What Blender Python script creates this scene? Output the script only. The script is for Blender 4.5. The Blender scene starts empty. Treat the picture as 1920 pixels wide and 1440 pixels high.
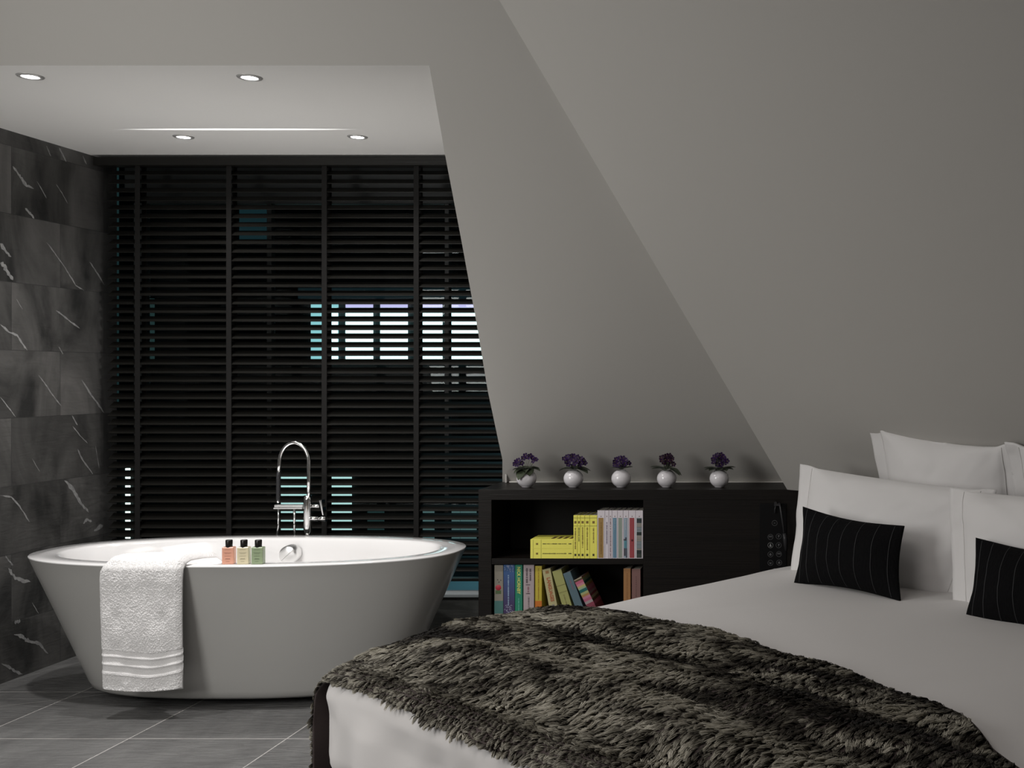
import bpy, bmesh, math, random
import numpy as np
from mathutils import Vector, Matrix
random.seed(7); RNG = np.random.default_rng(7)
SC = bpy.context.scene; COL = SC.collection
PI = math.pi

# ------------------------------------------------------------------ camera
F_PX, VX, VY, EYE = 2000.0, 1550.0, 705.0, 1.35
cam = bpy.data.cameras.new('camera'); cam_o = bpy.data.objects.new('camera', cam); COL.objects.link(cam_o)
cam_o.location = (0, 0, EYE); cam_o.rotation_euler = (PI/2, 0, 0)
cam.sensor_width = 36.0; cam.lens = F_PX/1920*36
cam.shift_x = -(VX-960)/1920; cam.shift_y = -(720-VY)/1920
cam.clip_end = 200; SC.camera = cam_o
# ------------------------------------------------------------------ view + world
SC.view_settings.view_transform = 'Standard'; SC.view_settings.look = 'None'
SC.view_settings.gamma = 1.0; SC.view_settings.use_curve_mapping = False
SC.view_settings.exposure = 0.0
w = bpy.data.worlds.new('world'); SC.world = w; w.use_nodes = True
bg = w.node_tree.nodes['Background']; bg.inputs[0].default_value = (0.10, 0.22, 0.30, 1); bg.inputs[1].default_value = 0.02

def area(name, loc, rot, size, energy, col=(1, .97, .93), size_y=None, spread=PI):
    l = bpy.data.lights.new(name, 'AREA'); l.energy = energy; l.color = col; l.size = size
    if size_y: l.shape = 'RECTANGLE'; l.size_y = size_y
    l.spread = spread
    o = bpy.data.objects.new(name, l); COL.objects.link(o); o.location = loc; o.rotation_euler = rot
    return o
def aim(o, target):
    d = Vector(target)-o.location
    o.rotation_euler = d.to_track_quat('-Z', 'Y').to_euler(); return o
# an added soft fill under the ceiling and the daylight window behind and left of the camera
KEY = aim(area('bedroom_window_light', (-3.45, 1.45, 1.75), (0, 0, 0), 1.8, 50, (1, .985, .955), 1.5, spread=2.5), (-1.2, 4.2, .8))
FILL = area('bedroom_fill', (-1.5, 0.7, 2.8), (0, 0, 0), 1.6, 28, (1, .95, .92))
NIGHT = aim(area('sill_fill', (-1.7, 6.15, 2.9), (0, 0, 0), .5, .8, (.32, .70, .86), spread=.45), (-1.7, 5.50, .3))  # added cool lamp outside the glass, aimed down to tint the sill

BOUNCE = area('basin_bounce_fill', (-2.5, 4.5, .34), (PI, 0, 0), 1.0, 5, (1, .985, .96), .3, spread=1.9)   # added lamp inside the tub, imitating bounce off the white basin

# ------------------------------------------------------------------ materials
def new_mat(name):
    m = bpy.data.materials.new(name); m.use_nodes = True
    return m, m.node_tree.nodes, m.node_tree.links, m.node_tree.nodes['Principled BSDF']
def mat(name, col, rough=.5, metal=0., spec=.5, bump=None, var=None, coat=0, sheen=0, emit=None, emit_s=0, trans=0, alpha=None):
    """bump=(scale,strength,(sx,sy,sz)); var=(scale, colour2, (sx,sy,sz))"""
    m, N, L, b = new_mat(name)
    b.inputs['Base Color'].default_value = (*col, 1); b.inputs['Roughness'].default_value = rough
    b.inputs['Metallic'].default_value = metal; b.inputs['Specular IOR Level'].default_value = spec
    b.inputs['Coat Weight'].default_value = coat; b.inputs['Sheen Weight'].default_value = sheen
    b.inputs['Transmission Weight'].default_value = trans
    if emit: b.inputs['Emission Color'].default_value = (*emit, 1); b.inputs['Emission Strength'].default_value = emit_s
    tc = N.new('ShaderNodeTexCoord')
    if var:
        mp = N.new('ShaderNodeMapping'); mp.inputs['Scale'].default_value = var[2] if len(var) > 2 else (1, 1, 1)
        L.new(tc.outputs['Object'], mp.inputs[0])
        n = N.new('ShaderNodeTexNoise'); n.inputs['Scale'].default_value = var[0]; n.inputs['Detail'].default_value = 5
        L.new(mp.outputs[0], n.inputs['Vector'])
        r = N.new('ShaderNodeValToRGB'); r.color_ramp.elements[0].position = .35; r.color_ramp.elements[1].position = .68
        r.color_ramp.elements[0].color = (*col, 1); r.color_ramp.elements[1].color = (*var[1], 1)
        L.new(n.outputs['Fac'], r.inputs[0]); L.new(r.outputs[0], b.inputs['Base Color'])
    if bump:
        mp = N.new('ShaderNodeMapping'); mp.inputs['Scale'].default_value = bump[2] if len(bump) > 2 else (1, 1, 1)
        L.new(tc.outputs['Object'], mp.inputs[0])
        n = N.new('ShaderNodeTexNoise'); n.inputs['Scale'].default_value = bump[0]; n.inputs['Detail'].default_value = 6
        L.new(mp.outputs[0], n.inputs['Vector'])
        bp = N.new('ShaderNodeBump'); bp.inputs['Strength'].default_value = bump[1]; bp.inputs['Distance'].default_value = .01
        L.new(n.outputs['Fac'], bp.inputs['Height']); L.new(bp.outputs[0], b.inputs['Normal'])
    return m

def tile_mat(name, axes, tw, th, off, c1, c2, grout, stag, gw, streak, rough, bump_s, bump_scale, patch=True):
    """stone tiles; axes = which object coordinates become the tile plane"""
    m, N, L, b = new_mat(name)
    tc = N.new('ShaderNodeTexCoord'); sp = N.new('ShaderNodeSeparateXYZ'); L.new(tc.outputs['Object'], sp.inputs[0])
    cb = N.new('ShaderNodeCombineXYZ')
    L.new(sp.outputs[axes[0]], cb.inputs[0]); L.new(sp.outputs[axes[1]], cb.inputs[1])
    ad = N.new('ShaderNodeVectorMath'); ad.operation = 'SUBTRACT'; ad.inputs[1].default_value = (off[0], off[1], 0)
    L.new(cb.outputs[0], ad.inputs[0])
    br = N.new('ShaderNodeTexBrick'); br.offset = stag; br.squash = 1
    br.inputs['Scale'].default_value = 1; br.inputs['Brick Width'].default_value = tw; br.inputs['Row Height'].default_value = th
    br.inputs['Mortar Size'].default_value = gw; br.inputs['Mortar Smooth'].default_value = 0; br.inputs['Bias'].default_value = 0
    br.inputs['Color1'].default_value = (.85, .85, .85, 1); br.inputs['Color2'].default_value = (1.1, 1.1, 1.1, 1); br.inputs['Mortar'].default_value = (1, 1, 1, 1)
    L.new(ad.outputs[0], br.inputs['Vector'])
    # shift the stone figure per tile so that it breaks at the joints
    mv = N.new('ShaderNodeVectorMath'); mv.operation = 'MULTIPLY_ADD'; mv.inputs[1].default_value = (3.7, 3.7, 3.7)
    L.new(br.outputs['Color'], mv.inputs[0]); L.new(cb.outputs[0], mv.inputs[2])
    mp = N.new('ShaderNodeMapping'); mp.inputs['Scale'].default_value = streak; mp.inputs['Rotation'].default_value = (0, 0, .12)
    L.new(mv.outputs[0], mp.inputs[0])
    n1 = N.new('ShaderNodeTexNoise'); n1.inputs['Scale'].default_value = 3.2; n1.inputs['Detail'].default_value = 8; n1.inputs['Roughness'].default_value = .6
    n1.inputs['Distortion'].default_value = 1.2; L.new(mp.outputs[0], n1.inputs['Vector'])
    r = N.new('ShaderNodeValToRGB'); r.color_ramp.elements[0].position = .35; r.color_ramp.elements[1].position = .7
    r.color_ramp.elements[0].color = (*c1, 1); r.color_ramp.elements[1].color = (*c2, 1); L.new(n1.outputs['Fac'], r.inputs[0])
    mu = N.new('ShaderNodeMix'); mu.data_type = 'RGBA'; mu.blend_type = 'MULTIPLY'; mu.inputs[0].default_value = .8
    L.new(r.outputs[0], mu.inputs[6]); L.new(br.outputs['Color'], mu.inputs[7])
    mg = N.new('ShaderNodeMix'); mg.data_type = 'RGBA'; L.new(br.outputs['Fac'], mg.inputs[0]); L.new(mu.outputs[2], mg.inputs[6])
    mg.inputs[7].default_value = (*grout, 1); L.new(mg.outputs[2], b.inputs['Base Color'])
    n2 = N.new('ShaderNodeTexNoise'); n2.inputs['Scale'].default_value = bump_scale; n2.inputs['Detail'].default_value = 7; n2.inputs['Distortion'].default_value = .6
    mp2 = N.new('ShaderNodeMapping'); mp2.inputs['Rotation'].default_value = (0, 0, -.55); mp2.inputs['Scale'].default_value = (.35, 1.6, 1)
    L.new(mv.outputs[0], mp2.inputs[0]); L.new(mp2.outputs[0], n2.inputs['Vector'])
    bp = N.new('ShaderNodeBump'); bp.inputs['Strength'].default_value = bump_s; bp.inputs['Distance'].default_value = .01
    L.new(n2.outputs['Fac'], bp.inputs['Height']); L.new(bp.outputs[0], b.inputs['Normal'])
    b.inputs['Roughness'].default_value = rough
    return m

M = {}
M['plaster'] = mat('plaster', (.46, .445, .42), .75, bump=(60, .03))
M['ceiling_paint'] = mat('ceiling_paint', (.88, .865, .84), .6, bump=(40, .03))
M['wall_stone'] = tile_mat('wall_stone', (1, 2), .604, .302, (5.34, -.045), (.036, .036, .035), (.165, .16, .153), (.05, .05, .05), .5, .0012, (.9, .35, 1), .42, .25, 22)
M['back_stone'] = tile_mat('back_stone', (0, 2), .604, .302, (-3.62, -.045), (.055, .058, .054), (.12, .122, .115), (.05, .05, .05), .5, .0012, (.9, .35, 1), .42, .25, 22)
M['floor_stone'] = tile_mat('floor_stone', (0, 1), .588, .588, (-2.598, 3.97), (.115, .114, .113), (.18, .178, .175), (.50, .48, .46), 0, .0024, (1.5, .6, 1), .42, .9, 26)
M['vein'] = mat('vein', (.42, .42, .41), .4, var=(60, (.25, .25, .25)))
M['grout'] = mat('grout', (.45, .44, .42), .8)
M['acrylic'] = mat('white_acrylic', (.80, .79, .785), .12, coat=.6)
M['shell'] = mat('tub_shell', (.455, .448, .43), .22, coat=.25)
M['chrome'] = mat('chrome', (.88, .88, .88), .12, 1)
M['satin'] = mat('satin_chrome', (.92, .92, .91), .32, 1)
M['black_chrome'] = mat('dark_rubber', (.03, .03, .032), .3, spec=.3)
M['slat'] = mat('slat_wood', (.012, .0115, .010), .42, spec=.18, bump=(40, .1, (.1, 3, 3)))
M['tape'] = mat('tape_cloth', (.012, .0115, .011), .9, spec=.2)
M['darkframe'] = mat('window_frame_paint', (.03, .035, .035), .4)
M['oak'] = mat('dark_wood', (.0055, .0043, .0035), .42, spec=.2, var=(6, (.009, .0068, .0055), (.25, 1, 9)), bump=(30, .12, (.15, 1, 8)))
M['oak_in'] = mat('dark_wood_inside', (.007, .006, .0055), .6, spec=.15)
M['glassblack'] = mat('black_glass_panel', (.006, .006, .0065), .4, spec=.12)
M['icon'] = mat('icon_grey', (.16, .16, .165), .4)
M['linen'] = mat('white_linen', (.62, .60, .59), .85, sheen=.2, bump=(7, .12))
M['pillow'] = mat('white_pillowcase', (.77, .755, .75), .85, sheen=.2, bump=(9, .15))
M['terry'] = mat('terry', (.90, .885, .88), .95, sheen=.4, bump=(420, .5))
M['backing'] = mat('throw_backing', (.050, .036, .034), .9, bump=(200, .2))
M['pot'] = mat('pot_glaze', (.80, .775, .80), .18, coat=.3)
M['soil'] = mat('soil', (.03, .022, .016), .95)
M['leaf'] = mat('violet_leaf', (.045, .065, .028), .6, var=(90, (.08, .105, .05)), sheen=.2)
M['leafpale'] = mat('violet_leaf_edge', (.06, .075, .04), .6, sheen=.2)
M['petal'] = mat('violet_petal', (.030, .007, .065), .6, spec=.2, var=(120, (.014, .005, .03)))
M['petal2'] = mat('plum_petal', (.028, .006, .030), .6, spec=.2, var=(120, (.014, .004, .014)))
M['stamen'] = mat('stamen', (.55, .42, .08), .6)
M['pages'] = mat('book_pages', (.42, .39, .33), .9, bump=(300, .2, (1, 1, .05)))
M['capblack'] = mat('bottle_cap', (.012, .010, .009), .25)
M['seal'] = mat('white_trim', (.62, .60, .56), .5)
M['downtrim'] = mat('downlight_trim', (.45, .44, .43), .35, .3)
M['lens'] = mat('downlight_lens', (1, 1, 1), .4, emit=(1, .98, .97), emit_s=30)
M['facade'] = mat('night_facade', (.012, .018, .020), .8)
M['sill'] = mat('sill_stone', (.30, .33, .34), .5)
_c = {}
def flat(col, rough=.5, name='paint', spec=.4):
    k = (tuple(round(c, 4) for c in col), rough, name)
    if k not in _c: _c[k] = mat(name, col, rough, spec=spec)
    return _c[k]
def srgb(r, g, b, k=1.0):
    f = lambda c: ((c/255+.055)/1.055)**2.4 if c/255 > .04045 else c/255/12.92
    return (f(r)*k, f(g)*k, f(b)*k)
def emit_mat(name, col, s):
    m, N, L, b = new_mat(name)
    b.inputs['Base Color'].default_value = (.02, .02, .02, 1)
    b.inputs['Emission Color'].default_value = (*col, 1); b.inputs['Emission Strength'].default_value = s
    return m
# pile: colour comes from an attribute the fur carries
def fur_mat():
    m, N, L, b = new_mat('fur')
    at = N.new('ShaderNodeAttribute'); at.attribute_name = 'tone'
    r = N.new('ShaderNodeValToRGB'); e = r.color_ramp.elements
    e[0].position = 0; e[0].color = (.010, .008, .006, 1); e[1].position = 1; e[1].color = (.54, .51, .43, 1)
    k = r.color_ramp.elements.new(.35); k.color = (.045, .038, .030, 1)
    k = r.color_ramp.elements.new(.7); k.color = (.19, .175, .14, 1)
    L.new(at.outputs['Fac'], r.inputs[0]); L.new(r.outputs[0], b.inputs['Base Color'])
    b.inputs['Roughness'].default_value = .6; b.inputs['Specular IOR Level'].default_value = .3
    return m
M['fur'] = fur_mat()
def glass_mat():
    m, N, L, b = new_mat('window_glass'); out = N['Material Output']
    t = N.new('ShaderNodeBsdfTransparent'); t.inputs[0].default_value = (.86, .95, .95, 1)
    g = N.new('ShaderNodeBsdfGlossy'); g.inputs['Roughness'].default_value = .01
    mx = N.new('ShaderNodeMixShader'); mx.inputs[0].default_value = .018
    L.new(t.outputs[0], mx.inputs[1]); L.new(g.outputs[0], mx.inputs[2]); L.new(mx.outputs[0], out.inputs[0])
    return m
M['glass'] = glass_mat()

# ------------------------------------------------------------------ object helpers
def tag(o, label=None, cat=None, group=None, kind=None):
    if label: o['label'] = label
    if cat: o['category'] = cat
    if group: o['group'] = group
    if kind: o['kind'] = kind
    return o
def thing(name, loc, label, cat, group=None, rz=0):
    o = bpy.data.objects.new(name, None); COL.objects.link(o); o.empty_display_size = .05
    o.location = loc; o.rotation_euler = (0, 0, rz)
    return tag(o, label, cat, group)
def link(name, me, m, parent=None, smooth=False, world=True):
    """me is in world coordinates when world=True: it is moved into its parent's frame"""
    for k in (m if isinstance(m, (list, tuple)) else [m]): me.materials.append(k)
    if smooth:
        for p in me.polygons: p.use_smooth = True
    o = bpy.data.objects.new(name, me); COL.objects.link(o)
    if parent is not None:
        o.parent = parent
        if world:
            T = Matrix.Identity(4); p = parent
            while p is not None:
                T = Matrix.Translation(p.location) @ Matrix.Rotation(p.rotation_euler[2], 4, 'Z') @ T; p = p.parent
            me.transform(T.inverted())
    return o
def bm_obj(name, bm, m, parent=None, smooth=False, bevel=0, seg=2, world=True, auto=None):
    bmesh.ops.recalc_face_normals(bm, faces=bm.faces)
    me = bpy.data.meshes.new(name); bm.to_mesh(me); bm.free()
    o = link(name, me, m, parent, smooth, world)
    if bevel:
        md = o.modifiers.new('bevel', 'BEVEL'); md.width = bevel; md.segments = seg; md.limit_method = 'ANGLE'; md.angle_limit = .6
    return o
def box(bm, x0, x1, y0, y1, z0, z1, M4=None, mi=0):
    v = [bm.verts.new((x, y, z)) for x in (x0, x1) for y in (y0, y1) for z in (z0, z1)]
    if M4 is not None:
        for q in v: q.co = M4 @ q.co
    for f in ((0, 1, 3, 2), (4, 6, 7, 5), (0, 4, 5, 1), (2, 3, 7, 6), (0, 2, 6, 4), (1, 5, 7, 3)):
        bm.faces.new([v[i] for i in f]).material_index = mi
    return v
def boxo(name, x0, x1, y0, y1, z0, z1, m, parent=None, bevel=0, M4=None):
    bm = bmesh.new(); box(bm, x0, x1, y0, y1, z0, z1, M4); return bm_obj(name, bm, m, parent, bevel=bevel)
def tube(bm, pts, r, n=12, caps=True, mi=0):
    pts = [Vector(p) for p in pts]; rs = r if isinstance(r, (list, tuple)) else [r]*len(pts)
    rings = []; up = None
    for i, p in enumerate(pts):
        t = (pts[min(i+1, len(pts)-1)]-pts[max(i-1, 0)]).normalized()
        if up is None: up = t.orthogonal().normalized()
        up = (up-t*up.dot(t)).normalized(); s = t.cross(up)
        rings.append([bm.verts.new(p+(up*math.cos(a)+s*math.sin(a))*rs[i]) for a in [2*PI*k/n for k in range(n)]])
    for A, B in zip(rings, rings[1:]):
        for k in range(n):
            f = bm.faces.new((A[k], A[(k+1) % n], B[(k+1) % n], B[k])); f.material_index = mi; f.smooth = True
    if caps:
        bm.faces.new(rings[0][::-1]).material_index = mi; bm.faces.new(rings[-1]).material_index = mi
def lathe(bm, prof, c, n=32, mi=0):
    rings = []
    for r, z in prof:
        rings.append([bm.verts.new((c[0]+r*math.cos(2*PI*k/n), c[1]+r*math.sin(2*PI*k/n), c[2]+z)) for k in range(n)] if r > 1e-6
                     else [bm.verts.new((c[0], c[1], c[2]+z))])
    for A, B in zip(rings, rings[1:]):
        for k in range(n):
            a = [A[k % len(A)], A[(k+1) % len(A)]] if len(A) > 1 else [A[0]]
            b = [B[(k+1) % len(B)], B[k % len(B)]] if len(B) > 1 else [B[0]]
            if len(a)+len(b) > 2:
                f = bm.faces.new(a+b); f.material_index = mi; f.smooth = True
def poly(bm, pts, mi=0):
    f = bm.faces.new([bm.verts.new(p) for p in pts]); f.material_index = mi; return f
def slab(name, pts, off, m, kind='structure', parent=None):
    """polygon with real thickness: pts is the room face, off the vector to its hidden back"""
    bm = bmesh.new(); off = Vector(off)
    a = [bm.verts.new(p) for p in pts]; b = [bm.verts.new(Vector(p)+off) for p in pts]
    bm.faces.new(a); bm.faces.new(b[::-1]); n = len(a)
    for i in range(n): bm.faces.new((a[i], b[i], b[(i+1) % n], a[(i+1) % n]))
    o = bm_obj(name, bm, m, parent)
    if kind and parent is None: o['kind'] = kind
    return o
def grid_mesh(name, P, wrap=False):
    """P: (ny,nx,3) array -> quad mesh"""
    ny, nx = P.shape[:2]
    idx = np.arange(ny*nx).reshape(ny, nx)
    q = np.stack([idx[:-1, :-1], idx[:-1, 1:], idx[1:, 1:], idx[1:, :-1]], -1).reshape(-1, 4)
    return np_mesh(name, P.reshape(-1, 3), q)
def np_mesh(name, V, Q):
    me = bpy.data.meshes.new(name); k = Q.shape[1]
    me.vertices.add(len(V)); me.vertices.foreach_set('co', np.asarray(V, np.float32).ravel())
    me.loops.add(Q.size); me.loops.foreach_set('vertex_index', Q.astype(np.int32).ravel())
    me.polygons.add(len(Q)); me.polygons.foreach_set('loop_start', np.arange(0, Q.size, k, dtype=np.int32))
    me.polygons.foreach_set('loop_total', np.full(len(Q), k, np.int32))
    me.update(); me.validate(); return me
def vnoise(x, y, seed=0):
    """smooth value noise on arrays, -1..1"""
    r = np.random.default_rng(seed); T = r.random((64, 64))*2-1
    xi = np.floor(x).astype(int); yi = np.floor(y).astype(int); fx = x-xi; fy = y-yi
    fx = fx*fx*(3-2*fx); fy = fy*fy*(3-2*fy)
    g = lambda a, b: T[a % 64, b % 64]
    return (g(xi, yi)*(1-fx)+g(xi+1, yi)*fx)*(1-fy)+(g(xi, yi+1)*(1-fx)+g(xi+1, yi+1)*fx)*fy
def at(px, py, Y):          # a measured picture point at depth Y, in metres
    return Vector(((px-VX)/F_PX*Y, Y, EYE-(py-VY)/F_PX*Y))

# ------------------------------------------------------------------ the setting
XL, YB, HB = -3.62, 5.34, 2.4366
floor = slab('floor', [(XL, -3, 0), (4, -3, 0), (4, 5.4, 0), (XL, 5.4, 0)], (0, 0, -.1), M['floor_stone'])
bm = bmesh.new()      # the cut line of the fall towards the drain
for a, b in (((-3.62, 4.235), (-3.186, 4.452)), ((-3.186, 4.452), (-2.98, 4.57))):
    A = Vector((*a, .0007)); B = Vector((*b, .0007)); n = (B-A).cross(Vector((0, 0, 1))).normalized()*.0014
    poly(bm, [A-n, A+n, B+n, B-n])
bm_obj('cut_line', bm, M['grout'], floor)
# left stone wall with its white veins
wl = slab('wall_left', [(XL, -3, 0), (XL, YB+.1, 0), (XL, YB+.1, 2.9), (XL, -3, 2.9)], (-.1, 0, 0), M['wall_stone'])
veins = [([(24,311),(33,324),(40,335),(50,348),(63,353)],5),([(47,390),(56,400),(64,409)],4),([(69,340),(78,355),(87,372)],1.5),
 ([(0,457),(10,470),(20,482)],6),([(0,493),(8,499),(16,513),(24,525)],7),([(87,454),(102,474),(116,493),(128,512),(142,535),(158,545)],2.4),
 ([(168,491),(176,503),(185,517),(196,535)],2.4),([(0,608),(16,622),(32,629),(42,645),(51,657)],3),([(105,582),(127,599),(149,616)],2.6),
 ([(72,703),(83,718),(92,731),(104,748),(115,762)],2.2),([(153,712),(171,741),(183,757),(195,774)],3),([(0,744),(14,762),(29,782)],1.6),
 ([(135,779),(145,797)],2.5),([(136,799),(150,817),(164,831)],1.8),([(145,842),(156,865),(174,889)],3.2),([(179,836),(182,855),(186,878)],1.3),
 ([(121,900),(135,915),(145,934),(155,948),(166,960)],6),([(156,982),(163,974),(172,978)],5),([(176,995),(184,990),(193,985)],7),
 ([(0,929),(21,932),(37,950),(46,964),(55,979)],2.4),([(105,345),(116,362),(127,382)],1.2),([(111,277),(117,289),(124,303)],3),([(87,274),(95,293)],2),
 ([(155,292),(162,308)],2.5),([(10,1042),(17,1052),(24,1060)],3),([(16,1065),(22,1076),(29,1084),(42,1089),(57,1090)],5),
 ([(26,1189),(42,1193),(48,1200),(60,1203),(74,1207),(90,1226)],5),([(3,1244),(19,1252),(30,1260),(42,1264)],3.5),([(27,1168),(32,1166),(38,1164)],6),
 ([(100,1060),(108,1075),(120,1092)],1.4),([(60,1130),(72,1150)],1.2),([(110,650),(118,664)],1.3),([(30,560),(42,580)],1.2),([(60,860),(74,884)],1.3)]
bm = bmesh.new()
for pts, wd in veins:
    W3 = []
    for px, py in pts:
        Y = -XL*F_PX/(VX-px); W3.append(Vector((XL+.0006, Y, EYE-(py-VY)/F_PX*Y)))
    fine = []
    for a, b in zip(W3, W3[1:]):
        for k in range(4): fine.append(a.lerp(b, k/4))
    fine.append(W3[-1]); n = len(fine); L_, R_ = [], []
    for i, p in enumerate(fine):
        t = (fine[min(i+1, n-1)]-fine[max(i-1, 0)]).normalized(); s = Vector((0, -t.z, t.y))
        hw = wd*.0017*min(1, 2.2*math.sin(PI*(i+.25)/(n-.5)))*random.uniform(.45, 1.15); j = s*random.uniform(-.0015, .0015)*wd/3
        L_.append(bm.verts.new(p+s*hw+j)); R_.append(bm.verts.new(p-s*hw+j))
    for i in range(n-1): bm.faces.new((L_[i], L_[i+1], R_[i+1], R_[i]))
bm_obj('stone_vein', bm, M['vein'], wl)
# sloped roof walls. S1: slope the dormer opening is cut in, S2: slope over the bed head
def s1y(h): return 4.93-.758*(h-.86)
def s1(px, py):             # measured edge point that lies on slope S1
    k = (VY-py)/F_PX; Y = (4.93+.758*(.86-EYE))/(1+.758*k)
    return Vector(((px-VX)/F_PX*Y, Y, EYE+k*Y))
HC = 2.95
opening = [s1(805,123), s1(820,208), s1(835,293), s1(864,445), s1(893,603), s1(915,735), s1(933,820), s1(942,862), s1(942,904)]
tl = s1(805,123); 
P_top = Vector((-1.10, s1y(2.61)-.005, 2.61))
s1_pts = [Vector((XL, tl.y, tl.z))] + opening + [Vector((-1.49, 4.93, .86)), Vector((.5, 4.93, .86)), Vector((.5, s1y(HC), HC)), Vector((XL, s1y(HC), HC))]
slab('wall_back', s1_pts, (0, .05, .04), M['plaster'])
# S2
B2 = Vector((-.17, 4.6, .86)); U2 = Vector((.766, -.643, 0)); N2 = Vector((-.643, -.766, 0))
INS = 1.384/1.75
def s2(t, h): return Vector((B2.x, B2.y, h))+U2*t+N2*(INS*(h-.86))
e_top = P_top+(P_top-B2)*((HC-P_top.z)/(P_top.z-.86))
slab('wall_right', [B2, s2(4.4, .86), s2(4.4, HC), e_top], (.012, .03, .03), M['plaster'])
bm = bmesh.new()      # the closing cheek between the two slopes
poly(bm, [B2+Vector((.004, 0, 0)), e_top+Vector((.004, .02, 0)), Vector((e_top.x+.1, s1y(HC)+.02, HC)), Vector((-.13, 4.93, .86))])
o = bm_obj('trim_2', bm, M['plaster']); o['kind'] = 'structure'
slab('wall_front', [(XL, -2.6, 0), (4, -2.6, 0), (4, -2.6, HC), (XL, -2.6, HC)], (0, -.1, 0), M['plaster'])
slab('wall_side', [(3.2, -2.6, 0), (3.2, 2.2, 0), (3.2, 2.2, HC), (3.2, -2.6, HC)], (.1, 0, 0), M['plaster'])
KB = Vector((.02, 4.66, 0)); KE = KB+U2*4.4
slab('wall_knee', [KB, KE, KE+Vector((0, 0, .86)), KB+Vector((0, 0, .86))], (.064, .077, 0), M['plaster'])
slab('ceiling', [(XL, -2.6, HC), (4, -2.6, HC), (4, 5, HC), (XL, 5, HC)], (0, 0, .1), M['ceiling_paint'])
slab('ceiling_bathroom', [(XL, tl.y, HB), (tl.x, tl.y, HB), (-1.42, 5.5, HB), (XL, 5.5, HB)], (0, 0, .05), M['ceiling_paint'])
# dormer cheek right of the bath, behind the slope's edge
bm = bmesh.new(); prev = None
for i, p in enumerate(opening+[Vector((-1.49, 4.93, 0))]):
    a = bm.verts.new(p+Vector((.001, .004, 0))); b = bm.verts.new((p.x+.001, 5.5, p.z))
    c = bm.verts.new(p+Vector((.03, .03, 0))); d = bm.verts.new((p.x+.03, 5.5, p.z))
    if prev: bm.faces.new((prev[0], a, b, prev[1])); bm.faces.new((prev[2], prev[3], d, c))
    prev = (a, b, c, d)
o = bm_obj('wall_dormer', bm, M['plaster']); o['kind'] = 'structure'
# thin plaster stop at the foot of the opening and the bead along the shelf
o = boxo('trim_1', -1.478, -1.4705, 4.90, 4.93, .8605, .945, M['plaster']); o['kind'] = 'structure'
o = boxo('trim_3', -1.46, -.15, 4.905, 4.935, .8605, .8655, M['seal']); o['kind'] = 'structure'
# window wall: stone below, sill, frame, glass
slab('wall_window', [(XL, 5.2, 0), (-.9, 5.2, 0), (-.9, 5.2, .272), (XL, 5.2, .272)], (0, .3, 0), M['back_stone'])
sl = boxo('trim_4', XL, -1.40, 5.19, 5.66, .272, .288, M['sill'], bevel=.002); sl['kind'] = 'structure'
slab('wall_lintel', [(XL, 5.5, 2.32), (-1.2, 5.5, 2.32), (-1.2, 5.5, 2.9), (XL, 5.5, 2.9)], (0, .2, 0), M['darkframe'])
wn = tag(bpy.data.objects.new('window_1', None), kind='structure'); COL.objects.link(wn); wn.location = (-2.5, 5.6, .288)
bm = bmesh.new()
for x in (XL, -1.26): box(bm, x, x+.05, 5.57, 5.63, .288, 2.32)
for x in (-2.93, -2.0): box(bm, x, x+.025, 5.58, 5.62, .288, 2.32)
box(bm, XL, -1.2, 5.57, 5.63, .288, .335); box(bm, XL, -1.2, 5.57, 5.63, 2.25, 2.32)
bm_obj('window_frame', bm, M['darkframe'], wn, bevel=.003)
boxo('glass_pane', XL+.02, -1.24, 5.598, 5.604, .32, 2.27, M['glass'], wn)

# ------------------------------------------------------------------ the block across the street
YF = 24.0; S = YF/F_PX
bl = thing('office_building', (-9, YF, -7), 'dark building seen through the blind with rows of lit windows', 'building')
boxo('facade', -22, 4, YF+.02, YF+6, -7, 8, M['facade'], bl)
lit = emit_mat('lit_window', (.72, 1.0, 1.0), 3.2); lit_lo = emit_mat('lit_window_pale', (.35, .68, .72), 1.0); lilac = emit_mat('lit_blind_band', (.75, .62, 1.0), 1.0)
cyan = emit_mat('cyan_glow', (.10, .28, .34), .07); dim = emit_mat('dim_glow_pane', (.10, .20, .20), .16); lit2 = emit_mat('lit_low_window', (.62, .85, .82), .95)
lit3 = emit_mat('lit_window_dim', (.5, .8, .8), .16)
def pane(x0, x1, y0, y1, m, name='lit_window'):
    a = at(x0, y0, YF); b = at(x1, y1, YF)
    return boxo(name, a.x, b.x, YF-.03, YF+.02, b.z, a.z, m, bl)
for x0, x1 in ((584, 634), (649, 699), (714, 764), (779, 829), (845, 905)):
    p = pane(x0, x1, 577, 676, lit_lo if x0 == 584 else lit)
    pane(x0, x1, 566, 577, lilac if x0 != 584 else lit_lo, 'window_blind_band')
    if x0 == 584:
        pane(607, 634, 577, 676, lit).location.y -= .02
for x0, x1 in ((528, 543), (545, 565), (567, 576), (622, 642), (644, 659)): pane(x0, x1, 888, 1003, lit2)
for x0, x1 in ((690, 720), (788, 814), (840, 862), (864, 893)): pane(x0, x1, 955, 1010, lit3 if x0 > 780 else dim, 'dim_glow_pane')
pane(236.5, 243.5, 878, 1010, emit_mat('lit_slot', (.75, 1, .92), 1.9)); pane(273, 279, 560, 680, dim); pane(283, 289, 560, 680, dim)
pane(270, 370, 318, 338, dim, 'dim_glow_pane'); pane(450, 500, 392, 452, cyan, 'dim_glow_pane'); pane(292, 316, 370, 384, cyan, 'dim_glow_pane')
pane(204, 222, 300, 760, emit_mat('teal_glow', (.05, .14, .15), .14), 'dim_glow_pane'); pane(214, 218, 300, 870, cyan, 'dim_glow_pane')  # glowing strips painted in for the teal reflection of the window frame
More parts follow.
